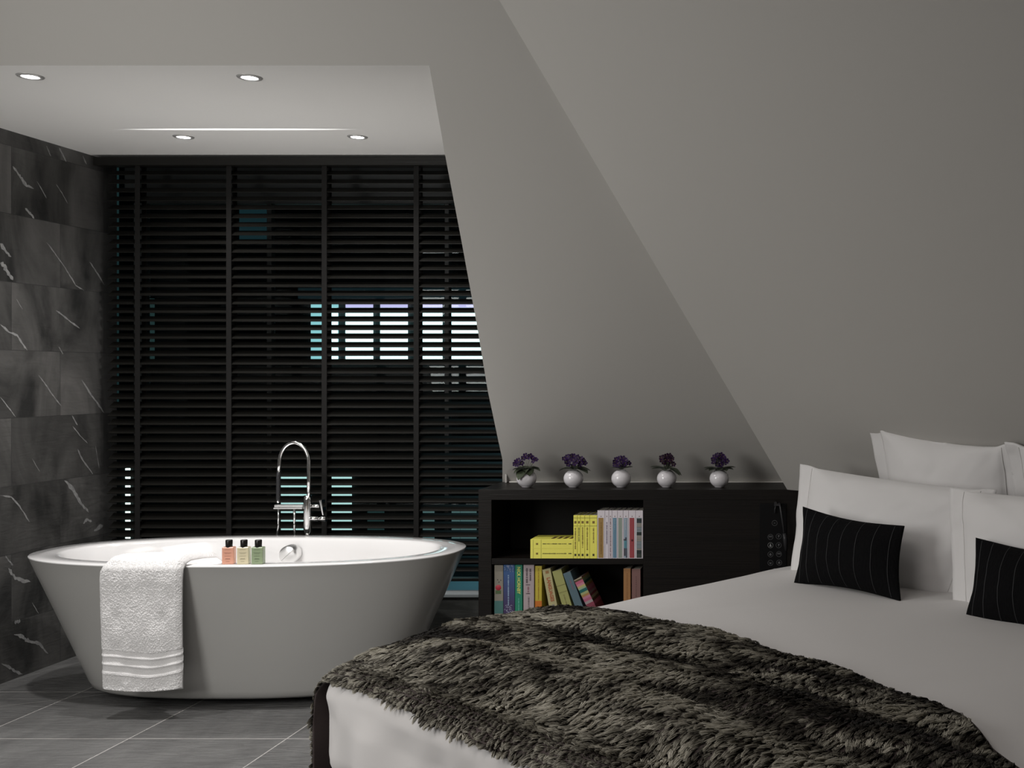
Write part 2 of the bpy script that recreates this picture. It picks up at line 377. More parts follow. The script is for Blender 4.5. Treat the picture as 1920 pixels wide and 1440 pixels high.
pane(560, 905, 540, 560, emit_mat('lintel_glow', (.05, .10, .12), .12), 'dim_glow_pane')  # glow along the lintel, painted in as an emissive strip

# ------------------------------------------------------------------ venetian blind
bd = thing('venetian_blind', (-2.6, 5.28, 2.4), 'wide black wooden venetian blind lowered over the window behind the bath', 'blind')
boxo('headrail', -3.60, -1.42, 5.235, 5.30, 2.385, 2.425, M['slat'], bd, .002)
bm = bmesh.new(); pitch = .0425; ang = math.radians(32); z = 2.355; k = 0
while z > .375:
    R = Matrix.Translation((0, 5.28, z)) @ Matrix.Rotation(ang, 4, 'X')
    x0 = -3.545+random.uniform(-.004, .004)
    box(bm, x0, -1.43 if z > .85 else -1.445, -.025, .025, -.0015, .0015, R); z -= pitch
sl_o = bm_obj('slats', bm, M['slat'], bd)
boxo('bottom_rail', -3.545, -1.445, 5.255, 5.305, .338, .352, M['slat'], bd, .002)
for X in (-3.395, -2.945, -2.475, -2.022, -1.565):
    bm = bmesh.new(); box(bm, X-.0125, X+.0125, 5.2535, 5.2545, .35, 2.39); box(bm, X-.0125, X+.0125, 5.3055, 5.3065, .35, 2.39)
    bm_obj('ladder_tape', bm, M['tape'], bd)

# ------------------------------------------------------------------ bathtub
TC = (-2.48, 4.615)
def ring(a, b, z, n=128, p=2.35):
    t = np.linspace(0, 2*PI, n, endpoint=False); c, s = np.cos(t), np.sin(t)
    return np.stack([TC[0]+a*np.sign(c)*abs(c)**(2/p), TC[1]+b*np.sign(s)*abs(s)**(2/p), np.full(n, z)], 1)
def loft(name, rings, m, parent, close_last=True, close_first=False):
    n = len(rings[0]); V = np.concatenate(rings); Q = []
    for r in range(len(rings)-1):
        for k in range(n): Q.append((r*n+k, r*n+(k+1) % n, (r+1)*n+(k+1) % n, (r+1)*n+k))
    me = np_mesh(name, V, np.array(Q)); bm = bmesh.new(); bm.from_mesh(me); bm.verts.ensure_lookup_table()
    if close_last: bm.faces.new([bm.verts[(len(rings)-1)*n+k] for k in range(n)])
    if close_first: bm.faces.new([bm.verts[k] for k in range(n)][::-1])
    bpy.data.meshes.remove(me); return bm_obj(name, bm, m, parent, smooth=True)
tub = thing('bathtub', (TC[0], TC[1], 0), 'freestanding oval white bathtub with flared sides in front of the blind', 'bathtub')
out = [ring(.50, .17, .030), ring(.60, .245, .030), ring(.635, .27, .034), ring(.655, .285, .046), ring(.668, .293, .07)]
for k in range(1, 10):
    t = k/9; out.append(ring(.668+(.897-.668)*t, .293+(.407-.293)*t, .07+(.588-.07)*t))
out += [ring(.900, .410, .594)]
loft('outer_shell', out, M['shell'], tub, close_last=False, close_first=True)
inn = [ring(.900, .410, .594), ring(.901, .411, .597), ring(.899, .409, .600), ring(.85, .365, .6005), ring(.803, .332, .600), ring(.793, .324, .597), ring(.786, .318, .588)]
for k in range(1, 8):
    t = k/7; inn.append(ring(.786-.12*t, .318-.055*t, .588-.36*t))
inn += [ring(.63, .24, .19), ring(.56, .19, .165), ring(.40, .12, .158), ring(.1, .03, .155)]
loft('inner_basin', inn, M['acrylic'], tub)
for X in (-2.82, -2.14):
    bm = bmesh.new(); lathe(bm, [(.0, 0), (.13, 0), (.13, .031), (0, .031)], (X, 4.58, 0)); bm_obj('support_foot', bm, M['black_chrome'], tub)
# round chrome overflow with its raised bar, on the far inner side
oc = Vector((-2.462, 4.888, .532)); bm = bmesh.new()
Rm = Matrix.Translation(oc) @ Matrix.Rotation(math.radians(96), 4, 'X')
prof = [(0, .022), (.034, .022), (.0395, .018), (.042, .010), (.042, -.03)]
lathe(bm, prof, (0, 0, 0), 40); bmesh.ops.transform(bm, matrix=Rm, verts=bm.verts)
ov = bm_obj('overflow_cover', bm, M['satin'], tub, smooth=True); 
bm = bmesh.new(); box(bm, -.036, .036, -.0015, .0015, .021, .027, Rm @ Matrix.Rotation(math.radians(42), 4, 'Z')); bm_obj('grip_bar', bm, M['chrome'], ov, bevel=.001)

# ------------------------------------------------------------------ bath filler
YT = 5.10
fa = thing('bath_filler', (-2.48, YT, 0), 'tall chrome swan-neck bath filler with hand shower behind the tub', 'tap')
p3 = lambda px, py, dy=0: at(px, py, YT)+Vector((0, dy, 0))
bm = bmesh.new()
a, b = p3(577, 929), p3(577, 1001)
tube(bm, [a, a.lerp(b, .1), a.lerp(b, .86), a.lerp(b, .95), b], [.0175, .019, .019, .0165, .008], 24); bm_obj('body', bm, M['chrome'], fa)
bm = bmesh.new(); tube(bm, [p3(577, 998), (b.x, YT, 0)], .012, 16); tube(bm, [(b.x, YT, .012), (b.x, YT, 0)], .045, 24); bm_obj('riser_pipe', bm, M['chrome'], fa)
bm = bmesh.new(); pts = [p3(579, 932), p3(579, 900), p3(579, 872)]
for k in range(1, 24):
    t = PI*k/24; pts.append(p3(551.5+27.5*math.cos(t), 868-38*math.sin(t)))
pts += [p3(523.5, 872), p3(522.6, 885)]
tube(bm, pts, .0088, 16); bm_obj('spout', bm, M['chrome'], fa)
bm = bmesh.new(); tube(bm, [p3(522.6, 884), p3(522, 890), p3(521.5, 935), p3(521.3, 939)], [.0078, .0095, .0095, .0085], 16); hs = bm_obj('hand_shower', bm, M['black_chrome'], fa)
bm = bmesh.new(); tube(bm, [p3(521.4, 938), p3(521.2, 943)], [.0085, .0055], 16); bm_obj('nozzle', bm, M['chrome'], hs)
bm = bmesh.new(); a, b = p3(517, 946), p3(570, 950.5); box(bm, a.x, b.x, YT-.014, YT+.014, b.z, a.z)
a, b = p3(516.5, 951.3), p3(570, 953.6); box(bm, a.x, b.x, YT-.020, YT+.018, b.z, a.z); bm_obj('shower_bracket', bm, M['satin'], fa, bevel=.001)
for px in (522, 552):
    bm = bmesh.new(); a = p3(px, 953); tube(bm, [a, (a.x, YT, a.z-.09), (a.x-(.01 if px < 530 else 0), YT, a.z-.14), (a.x, YT+.01, 0)], .0048 if px == 522 else [.0062, .0055, .0035, .0035], 12)
    bm_obj('supply_hose' if px == 522 else 'support_pipe', bm, M['chrome'], fa)
bm = bmesh.new(); tube(bm, [p3(577, 972.5, -.002), p3(598, 972.5, -.002)], .0125, 20); tube(bm, [p3(598.6, 972.5, -.002), p3(612, 972.5, -.002)], .0130, 20); bm_obj('diverter_barrel', bm, M['chrome'], fa)
bm = bmesh.new(); tube(bm, [p3(584, 949), p3(600, 949)], .0098, 20); lv = bm_obj('mixer_barrel', bm, M['chrome'], fa)
bm = bmesh.new(); A, B = p3(604.5, 936.5, -.01), p3(609.5, 965, -.01)
for dy in (0,):
    t = (B-A).normalized(); s = Vector((t.z, 0, -t.x))*.006
    vs = [A-s, A+s, B+s*.55, B-s*.55]; f = [bm.verts.new(q+Vector((0, -.012, 0))) for q in vs]; g = [bm.verts.new(q+Vector((0, .022, 0))) for q in vs]
    bm.faces.new(f); bm.faces.new(g[::-1])
    for i in range(4): bm.faces.new((f[i], g[i], g[(i+1) % 4], f[(i+1) % 4]))
bm_obj('lever', bm, M['chrome'], lv, bevel=.0015)

# ------------------------------------------------------------------ towel over the front rim
tw = thing('bath_towel', (-2.68, 4.2, .6), 'white terry towel with ribbed border hanging over the front rim of the bath', 'towel')
prof = [(4.385, .47), (4.375, .53), (4.352, .590), (4.33, .612), (4.28, .618), (4.235, .618), (4.205, .612), (4.188, .592), (4.184, .55), (4.186, .45), (4.190, .35), (4.194, .25), (4.198, .12)]
pp = np.array(prof); seg = np.r_[0, np.cumsum(np.hypot(*np.diff(pp, axis=0).T))]; Lt = seg[-1]
nu, nv = 300, 760
s = np.linspace(0, Lt, nv); Yp = np.interp(s, seg, pp[:, 0]); Zp = np.interp(s, seg, pp[:, 1])
for _ in range(6): Yp[1:-1] = (Yp[:-2]+Yp[1:-1]*2+Yp[2:])/4; Zp[1:-1] = (Zp[:-2]+Zp[1:-1]*2+Zp[2:])/4
ty, tz = np.gradient(Yp), np.gradient(Zp); ln = np.hypot(ty, tz); ny_, nz_ = tz/ln, -ty/ln      # outward
u = np.linspace(0, 1, nu); Ug, Sg = np.meshgrid(u, s)
hang = np.clip((Sg-seg[5])/(Lt-seg[5]), 0, 1); inside = np.clip((seg[5]-Sg)/.12, 0, 1.3)
XLf = -2.850+.004*hang+.075*inside+.045*np.clip(1-hang*8, 0, 1)*(1-inside*.5)*.8; XRt = -2.520-.012*hang**.6+.055*inside
Xg = XLf+(XRt-XLf)*Ug
# fold ridges and terry loops
bulge = .0075*vnoise(Ug*3.1+1, Sg*7+2, 3)+.003*vnoise(Ug*9, Sg*16, 4)
loop = .0013*vnoise(Ug*130+2*Sg, Sg*420, 5)+.0008*vnoise(Ug*80+9, Sg*230+Ug*8, 6)
fromb = Lt-Sg+.008*np.sin(Ug*PI)*1.0-.003*np.sin(Ug*7)
rib = np.zeros_like(Sg); flatz = np.zeros_like(Sg)
for c0 in (.072, .105, .137): rib += .0045*np.exp(-((fromb-c0)/.006)**2)
flatz = ((fromb > .070) & (fromb < .160)).astype(float)
edge = np.minimum(Ug, 1-Ug)*.33
thick = .020*np.sqrt(np.clip(edge/.020, 0, 1)) 
disp = thick+bulge*np.clip(edge/.03, 0, 1)+loop*(1-flatz*.85)*np.clip(edge/.003, 0, 1)+rib-.003*flatz
disp *= np.clip((Lt-Sg)/.006, .15, 1)
Yg = Yp[:, None]+ny_[:, None]*disp; Zg = Zp[:, None]+nz_[:, None]*disp-.012*np.sin(Ug*PI)*hang**3
Pf = np.stack([Xg, Yg, Zg], -1); Pb = np.stack([Xg, np.broadcast_to(Yp[:, None], Xg.shape), np.broadcast_to(Zp[:, None], Xg.shape)-.012*np.sin(Ug*PI)*hang**3], -1)
P = np.concatenate([Pf, Pb[:, ::-1]], 1)
link('towel_cloth', grid_mesh('towel_cloth', P), M['terry'], tw, smooth=True)

# ------------------------------------------------------------------ toiletry bottles on the rim
bot = [(429.5, (.82, .42, .30), 'peach'), (457.5, (.78, .70, .48), 'cream'), (484.5, (.34, .42, .26), 'green')]
for i, (px, c, nm) in enumerate(bot):
    YBt = 4.255; base = at(px, 1057, YBt); base.z = .601
    pos = ['next to the towel', 'in the middle of the three on the bath rim', 'farthest from the towel'][i]
    t = thing('toiletry_bottle', base, f'small {nm} bottle with black cap, {pos}', 'bottle', None, .12 if i < 2 else .05)
    bm = bmesh.new(); box(bm, -.0225, .0225, -.0125, .0125, 0, .068)
    bm_obj('bottle_body', bm, mat('tinted_'+nm, c, .15, coat=.5, bump=None), t, bevel=.003, seg=3, world=False)
    bm = bmesh.new(); lathe(bm, [(0, .066), (.0125, .066), (.0130, .069), (.0130, .093), (.012, .0955), (0, .0955)], (0, 0, 0), 28); bm_obj('cap', bm, M['capblack'], t, world=False)
    bm = bmesh.new(); rr = random.Random(3)
    for zz, hw, th in ((.058, .011, .0009), (.046, .014, .0008), (.042, .010, .0008), (.033, .012, .0008), (.022, .008, .0014), (.0195, .010, .0008), (.011, .007, .0008)):
        x = -hw
        while x < hw:
            q = rr.uniform(.0012, .003); box(bm, x, min(x+q, hw), -.0130, -.0124, zz, zz+th); x += q+.0008
    bm_obj('label_print', bm, flat(tuple(k*.35 for k in c), .6, 'label_ink'), t, world=False)

# ------------------------------------------------------------------ recessed downlights
DL = [(-2.885, 3.864, 'near left'), (-2.098, 3.878, 'near right'), (-2.92, 4.843, 'far left'), (-2.13, 4.843, 'far right')]
for X, Y, nm in DL:
    t = thing('recessed_downlight', (X, Y, HB), f'small round downlight recessed in the bathroom ceiling, {nm} of the four', 'downlight', 'downlights over the bath')
    bm = bmesh.new(); lathe(bm, [(.0275, -.001), (.029, -.0045), (.041, -.004), (.0435, -.001), (.0435, .001)], (0, 0, 0), 40); bm_obj('trim_ring', bm, M['downtrim'], t, world=False, smooth=True)
    bm = bmesh.new(); lathe(bm, [(0, -.0028), (.027, -.0028), (.027, .0005)], (0, 0, 0), 32); bm_obj('lens', bm, M['lens'], t, world=False)
    l = bpy.data.lights.new('downlight_beam', 'SPOT'); l.energy = 66 if Y < 4 else 30; l.spot_size = math.radians(135); l.spot_blend = 1; l.shadow_soft_size = .03; l.color = (1, .975, .96)
    lo = bpy.data.objects.new('downlight_beam', l); COL.objects.link(lo); lo.parent = t; lo.location = (0, 0, -.012)
# the streak on the ceiling: an added spot hidden in the basin stands in for the rim's reflection
l = bpy.data.lights.new('ceiling_streak_spot', 'SPOT'); l.energy = 170; l.spot_size = math.radians(31); l.spot_blend = .5; l.shadow_soft_size = .001
lo = bpy.data.objects.new('ceiling_streak_spot', l); COL.objects.link(lo); lo.location = (-2.60, 4.70, .45); lo.rotation_euler = (PI, 0, 0); lo.scale = (1, .035, 1)

# ------------------------------------------------------------------ bookcase unit with headboard
un = thing('bookcase', (-.8, 4.6, 0), 'dark stained wood bookcase with violets on top, between bath and bed', 'bookcase')
FZ = 4.6; X0, X1 = -1.502, -.03
oo = M['oak']
hz = lambda py: EYE-(py-VY)/F_PX*FZ
xx = lambda px: (px-VX)/F_PX*FZ
boxo('top_panel', X0, X1, FZ, 4.935, hz(937.5), .86, oo, un, .0012)
boxo('side_panel', X0, xx(921.5), FZ+.0005, 4.935, 0, hz(937.5), oo, un, .0012)
boxo('front_panel', xx(1206), X1, FZ+.0005, FZ+.03, 0, hz(937.5), oo, un, .0012)
boxo('divider', xx(1206), xx(1206)+.02, FZ+.03, 4.935, 0, hz(937.5), M['oak_in'], un)
boxo('middle_shelf', xx(921.5), xx(1206), FZ+.002, 4.93, hz(1058.5), hz(1047.5), oo, un, .001)
boxo('bottom_shelf', xx(921.5), xx(1206), FZ+.002, 4.93, .25, .272, oo, un, .001)
boxo('plinth_panel', xx(921.5), xx(1206), FZ+.002, FZ+.02, 0, .25, oo, un, .001)
boxo('back_panel', xx(921.5), xx(1206), 4.88, 4.93, .25, hz(937.5), M['oak_in'], un)
# the leaf behind the bed head, turned to follow the slope
Rh = Matrix.Translation((-.03, 4.6, 0)) @ Matrix.Rotation(math.atan2(-.643, .766), 4, 'Z')
hbt = thing('headboard', (-.03, 4.6, 0), 'dark wood headboard panel behind the white pillows, beside the bookcase', 'headboard', None, math.atan2(-.643, .766))
bm = bmesh.new(); box(bm, .003, 2.9, 0.0, .05, 0, .858, Rh); bm_obj('panel', bm, oo, hbt, bevel=.001)
boxo('cap_rail', .003, 2.9, 0, .05, .858, .8605, oo, hbt, M4=Rh)
# control panel
a, b = at(1424, 944, FZ), at(1474.5, 1090, FZ)
cp = thing('control_panel', (a.x, FZ, b.z), 'black touch panel of round icon buttons set in the headboard above the bed', 'control panel')
boxo('panel_plate', a.x, b.x, FZ-.004, FZ+.0005, b.z, a.z, M['glassblack'], cp, .0008)
icons = [(1452.5, 980.5, 0), (1444.7, 1006.5, 1), (1460, 1005.5, 2), (1444.7, 1022, 3), (1460, 1022, 4), (1444.7, 1039, 5), (1460.5, 1038.5, 6), (1444.7, 1055, 7), (1461, 1054.5, 8), (1452.8, 1070.7, 9)]
for px, py, k in icons:
    c = at(px, py, FZ); r = .0118; yf = FZ-.0048
    bm = bmesh.new(); n = 28
    for q in range(n):
        a0, a1 = 2*PI*q/n, 2*PI*(q+1)/n
        poly(bm, [(c.x+rr*math.cos(t), yf, c.z+rr*math.sin(t)) for rr, t in ((r, a0), (r, a1), (r-.0012, a1), (r-.0012, a0))])
    W_ = lambda x0, x1, z0, z1: poly(bm, [(c.x+x0, yf, c.z+z0), (c.x+x1, yf, c.z+z0), (c.x+x1, yf, c.z+z1), (c.x+x0, yf, c.z+z1)])
    if k == 3: poly(bm, [(c.x-.005, yf, c.z-.006), (c.x+.005, yf, c.z-.006), (c.x+.001, yf, c.z+.007), (c.x-.001, yf, c.z+.007)])
    elif k in (1, 6): W_(-.008, .008, -.001, .001); W_(-.007, .007, .003, .005)
    elif k in (2, 4): poly(bm, [(c.x-.003, yf, c.z-.001), (c.x+.003, yf, c.z-.001), (c.x+.004, yf, c.z+.005), (c.x-.002, yf, c.z+.006)]); W_(-.0008, .0008, -.006, -.001)
    elif k == 9: W_(-.005, .005, -.0015, .0022)
    elif k in (5, 8): poly(bm, [(c.x-.006, yf, c.z-.001), (c.x, yf, c.z+.006), (c.x+.006, yf, c.z-.001)]); W_(-.004, .004, -.005, -.002)
    elif k == 7: W_(-.004, .004, -.005, -.001); W_(-.006, .006, .001, .0025)
    else: W_(-.004, .004, -.001, .001)
    bm_obj('button', bm, flat((.30, .30, .30) if k in (3, 9) else (.13, .13, .135), .5, 'icon'), cp)
rl = thing('reading_light', at(1463, 944, FZ), 'slim black stick reading light fixed to the headboard beside the icon buttons', 'lamp')
bm = bmesh.new(); tube(bm, [at(1461, 943, FZ-.02), at(1463, 950, FZ-.03), at(1467, 975, FZ-.035), at(1471, 1003, FZ-.035)], .0045, 12); bm_obj('stem', bm, M['black_chrome'], rl)
bm = bmesh.new(); tube(bm, [at(1470.5, 1000, FZ-.035), at(1472.5, 1012, FZ-.035), at(1474, 1032, FZ-.035)], [.008, .0105, .006], 16); bm_obj('lamp_head', bm, M['black_chrome'], rl)
bm = bmesh.new(); tube(bm, [at(1454, 943, FZ), at(1454, 943, FZ-.03)], .006, 12); tube(bm, [at(1456, 943, FZ-.012), at(1453, 955, FZ-.014), at(1453, 962, FZ-.012)], .0035, 10); box(bm, xx(1452), xx(1464), FZ-.03, FZ+.0, hz(947), hz(943)); bm_obj('mount', bm, M['black_chrome'], rl)

# ------------------------------------------------------------------ books
def text_mesh(s, size, m, parent, loc, rotz, name='title_text', rot_extra=None, w=None):
    cu = bpy.data.curves.new('t', 'FONT'); cu.body = s; cu.size = size; cu.align_x = 'CENTER'; cu.align_y = 'CENTER'; cu.resolution_u = 2; cu.offset = size*.035
    to = bpy.data.objects.new('t', cu); COL.objects.link(to); bpy.context.view_layer.update()
    me = bpy.data.meshes.new_from_object(to); bpy.data.objects.remove(to); bpy.data.curves.remove(cu)
    co = np.array([v.co[:] for v in me.vertices])
    if w: me.transform(Matrix.Diagonal((w/(co[:, 0].max()-co[:, 0].min()), 1, 1, 1)))
    me.transform(Matrix.Translation(loc) @ Matrix.Rotation(PI/2, 4, 'X') @ Matrix.Rotation(rotz, 4, 'Z'))
    return link(name, me, m, parent, world=False)
def book(px0, px1, py0, py1, label, col, group, lean=0, depth=.13, Yf=4.612, flatlay=False, cover_m=None, wid=None, hei=None, base=None):
    """base-centred book, spine to the camera. local x: thickness, z: up the spine"""
    if base is None: p0, p1 = at(px0, py1, Yf), at(px1, py0, Yf); W_, H_ = p1.x-p0.x-.0006, p1.z-p0.z; loc = Vector(((p0.x+p1.x)/2, Yf, p0.z))
    else: W_, H_ = wid, hei; loc = base
    t = thing('book', loc, label, 'book', group)
    if lean: t.rotation_euler = (0, -lean, 0)
    h = W_/2; c = .0012; bm = bmesh.new()
    if flatlay:
        box(bm, -h, h, 0, c, 0, H_); box(bm, -h, h, c, depth, 0, c); box(bm, -h, h, c, depth, H_-c, H_)
    else:
        box(bm, -h, h, 0, c, 0, H_); box(bm, -h, -h+c, c, depth, 0, H_); box(bm, h-c, h, c, depth, 0, H_)
    bm_obj('cover', bm, cover_m or flat(col, .45, 'book_cover'), t, world=False, bevel=.0006, seg=1)
    bm = bmesh.new()
    if flatlay: box(bm, -h+.001, h-.001, c+.0002, depth-.003, c+.0001, H_-c-.0001)
    else: box(bm, -h+c+.0001, h-c-.0001, c+.0002, depth-.003, .001, H_-.002)
    bm_obj('pages', bm, M['pages'], t, world=False)
    return t, W_, H_
def patch(t, name, x0, x1, z0, z1, m, y=-.0005):
    bm = bmesh.new(); box(bm, x0, x1, y, y+.0006, z0, z1); return bm_obj(name, bm, m, t, world=False)
def dashes(t, name, xc, z0, z1, wd, m, seed, vert=True, gap=.0012, y=-.0006):
    bm = bmesh.new(); r = random.Random(seed); z = z0
    while z < z1:
        q = r.uniform(.0014, .0034); w2 = wd*r.uniform(.6, 1)/2
        if vert: box(bm, xc-w2, xc+w2, y, y+.0007, z, min(z+q, z1))
        else: box(bm, z, min(z+q, z1), y, y+.0007, xc-w2, xc+w2)
        z += q+gap*(3 if r.random() < .16 else 1)
    return bm_obj(name, bm, m, t, world=False)
YEL = (.90, .84, .15); ink = flat((.05, .045, .015), .6, 'ink'); inkb = flat((.22, .14, .03), .6, 'brown_ink')
G1 = 'books on the upper shelf'; G2 = 'books on the lower shelf'
for i, (y0, y1) in enumerate(((1011.3, 1028.8), (1029, 1047.4))):
    t, W_, H_ = book(994.3, 1075, y0, y1, ['thick yellow paperback lying flat, top of the two on the upper shelf', 'thick yellow paperback lying flat under another on the upper shelf'][i], YEL, None, flatlay=True, Yf=4.606, depth=.125)
    h = W_/2
    for fx in (.065, .25): patch(t, 'spine_line', -h+W_*fx, -h+W_*fx+.0008, .001, H_-.001, ink)
    patch(t, 'spine_emblem', -h+W_*.13, -h+W_*.18, H_*.42, H_*.6, inkb)
    dashes(t, 'title_print', H_*.52, -h+W_*.29, -h+W_*.84, .0045, ink, 5+i, vert=False); dashes(t, 'title_print', H_*.52, -h+W_*.89, -h+W_*.955, .006, ink, 9, vert=False, gap=.0004)
    if i == 0:
        bm = bmesh.new(); r = random.Random(2)
        for k in range(4):
            x = -h+W_*(.45+.14*k); v = [bm.verts.new(q) for q in ((x, .02, H_+.0003), (x+.014, .02, H_+.0003), (x+.020, .075, H_+.0003), (x+.004, .075, H_+.0003))]; bm.faces.new(v)
        bm_obj('cover_figures', bm, flat((.10, .05, .02), .6, 'ink'), t, world=False)
names_y = ['leftmost, against the lying pair', 'slim, second in the yellow row', 'slim, third in the yellow row', 'fourth in the yellow row', 'thickest, at the right end of the yellow row']
for i, (x0, x1) in enumerate(((1075.2, 1082.4), (1082.6, 1088.3), (1088.5, 1096.2), (1096.4, 1105.8), (1106, 1119.6))):
    t, W_, H_ = book(x0, x1, 966, 1047.4, f'upright yellow paperback on the upper shelf, {names_y[i]}', YEL, None, Yf=4.606, depth=.125)
    h = W_/2
    for fz in (.75, .935): patch(t, 'spine_line', -h+.0004, h-.0004, H_*fz, H_*fz+.0012, ink)
    patch(t, 'spine_emblem', -min(h*.55, .005), min(h*.55, .005), H_*.81, H_*.865, inkb)
    dashes(t, 'title_print', 0, H_*[.22, .40, .25, .20, .36][i], H_*.72, min(W_*.4, .006), [inkb, ink, inkb, inkb, inkb][i], 20+i)
    patch(t, 'publisher_mark', -min(h*.5, .004), min(h*.5, .004), H_*.06, H_*.11, ink)
WH = (.72, .665, .71)
bars = [((.36, .22, .07), .0), None, None, ((.14, .26, .36), 0), ((.28, .33, .28), 0), ((.28, .36, .44), 0), ((.34, .06, .07), 0), ((.08, .10, .11), 0)]
lab = ['with a brown panel on its spine', 'with plain spine and dark handwritten title', 'with a thin dark red striped spine', 'with a steel blue panel on its spine', 'with a grey green panel on its spine',
       'with a pale blue panel and small blue figure', 'with a dark red panel on its spine', 'with a dark photograph down its spine, at the right end']
for i, (x0, x1) in enumerate(((1120, 1134), (1134.2, 1141.5), (1141.7, 1147.6), (1147.8, 1157.8), (1158, 1168.2), (1168.4, 1178.4), (1178.6, 1191.6), (1191.8, 1205.6))):
    t, W_, H_ = book(x0, x1, 957, 1047.4, 'white paperback '+lab[i], WH, None, Yf=4.604, depth=.128)
    h = W_/2; dk = flat((.05, .05, .07), .6, 'ink')
    patch(t, 'publisher_mark', -.0018, .0018, H_*.867, H_*.885, flat((.18, .10, .10), .6, 'ink'))
    if bars[i]: patch(t, 'spine_panel', -h*.74, h*.66, .003, H_*.845, flat(bars[i][0], .5, 'panel'), -.0004)
    if i == 0: dashes(t, 'title_print', 0, .02, H_*.76, .005, flat((.22, .11, .02), .6, 'ink'), 3, y=-.0012)
    if i == 1: dashes(t, 'title_print', 0, H_*.3, H_*.76, .005, flat((.08, .05, .11), .6, 'ink'), 4)
    if i == 2: dashes(t, 'title_print', 0, .004, H_*.84, .0045, flat((.13, .04, .05), .6, 'ink'), 8)
    if i == 3: dashes(t, 'title_print', 0, H_*.6, H_*.83, .0025, flat((.45, .60, .66), .6, 'ink'), 8, y=-.0012)
    if i == 5:
        patch(t, 'spine_figure', -.008, .004, .045, .078, flat((.10, .26, .32), .5, 'ink'), -.0012); patch(t, 'spine_figure', -.008, -.001, .012, .045, dk, -.0012); patch(t, 'spine_figure', .001, .005, .004, .045, dk, -.0012)
        patch(t, 'spine_figure', -.009, .003, .078, .085, dk, -.0013); patch(t, 'spine_figure', -.002, .003, .085, .092, dk, -.0013); dashes(t, 'title_print', 0, H_*.6, H_*.83, .006, flat((.5, .52, .55), .6, 'ink'), 31, y=-.0012)
    if i == 6: patch(t, 'spine_emblem', -.003, .0045, H_*.36, H_*.40, flat((.08, .005, .01), .6, 'ink'), -.0012)
    if i == 7:
        r = random.Random(5); z = .006
        while z < H_*.84:
            q = r.uniform(.006, .018); cc = r.choice([(.03, .04, .05), (.22, .26, .28), (.05, .06, .05), (.30, .28, .25), (.02, .03, .03)])
            patch(t, 'spine_photo', -h*.7, h*.62, z, min(z+q, H_*.845), flat(cc, .5, 'photo'), -.0011); z += q+.001
# lower shelf
LZ = .272
def lbook(x0, x1, ytop, label, col, Yf=4.615, cover_m=None):
    p0, p1 = at(x0, ytop, Yf), at(x1, ytop, Yf)
    return book(0, 0, 0, 0, label, col, None, Yf=Yf, base=Vector(((p0.x+p1.x)/2, Yf, LZ+.0004)), wid=p1.x-p0.x-.0006, hei=p0.z-LZ, cover_m=cover_m)
t, W_, H_ = lbook(926.8, 943.6, 1059.5, 'tall beige book with a red flower and teal foot, leftmost on the lower shelf', (.24, .22, .18))
patch(t, 'teal_foot', -W_/2, W_/2, .05, .105, flat((.06, .16, .15), .5, 'cover_art')); 
bm = bmesh.new(); lathe(bm, [(0, .0012), (.011, .0008), (.0125, 0)], (0, 0, 0), 16); bmesh.ops.transform(bm, matrix=Matrix.Translation((-.002, 0, H_-.098)) @ Matrix.Rotation(PI/2, 4, 'X'), verts=bm.verts); bm_obj('red_flower', bm, flat((.42, .03, .05), .5, 'cover_art'), t, world=False)
for dx, dz in ((-.005, -.064), (.009, -.066), (.001, -.074)): patch(t, 'printed_dot', dx-.002, dx+.002, H_+dz-.002, H_+dz+.002, flat((.04, .03, .03), .5, 'cover_art'))
patch(t, 'green_leaf', -.014, .010, H_-.125, H_-.110, flat((.08, .12, .05), .5, 'cover_art'))
m_, N, L, b = new_mat('blue_purple_cover'); tc = N.new('ShaderNodeTexCoord'); sp = N.new('ShaderNodeSeparateXYZ'); L.new(tc.outputs['Object'], sp.inputs[0])
r = N.new('ShaderNodeValToRGB'); mp = N.new('ShaderNodeMapRange'); mp.inputs[1].default_value = .08; mp.inputs[2].default_value = .26; L.new(sp.outputs[2], mp.inputs[0]); L.new(mp.outputs[0], r.inputs[0])
r.color_ramp.elements[0].color = (.045, .025, .09, 1); r.color_ramp.elements[1].color = (.03, .10, .26, 1); L.new(r.outputs[0], b.inputs['Base Color'])
t, W_, H_ = lbook(944, 965.2, 1058.8, 'blue and purple book with white lace pattern top and bottom on the lower shelf', (.03, .10, .26), cover_m=m_)
rr = random.Random(12); bm = bmesh.new()
for k in range(60):
    zc = H_-rr.uniform(.004, .030) if k < 24 else rr.uniform(.045, .09); xc = rr.uniform(-.020, .018); an = rr.uniform(0, PI); ln_ = rr.uniform(.004, .008)
    A = Vector((xc, -.0008, zc)); d = Vector((math.cos(an), 0, math.sin(an)))*ln_/2; q = Vector((-math.sin(an), 0, math.cos(an)))*.0006
    poly(bm, [A-d-q, A+d-q, A+d+q, A-d+q])
bm_obj('lace_pattern', bm, flat((.45, .48, .62), .5, 'cover_art'), t, world=False)
dashes(t, 'title_print', -.003, .085, H_-.045, .006, flat((.35, .48, .62), .6, 'ink'), 12)
t, W_, H_ = lbook(965.6, 979.6, 1058.8, 'green book with large yellow capital lettering on the lower shelf', (.02, .22, .13))
text_mesh('NICK HORNBY', .020, flat((.58, .60, .16), .5, 'ink'), t, (0, -.0008, H_-.068), -PI/2, w=.118); dashes(t, 'title_print', 0, .06, H_-.145, .004, flat((.20, .50, .45), .6, 'ink'), 14)
t, W_, H_ = lbook(981.3, 1001.5, 1058.8, 'pale pink book with dark scattered lettering on the lower shelf', (.42, .35, .36))
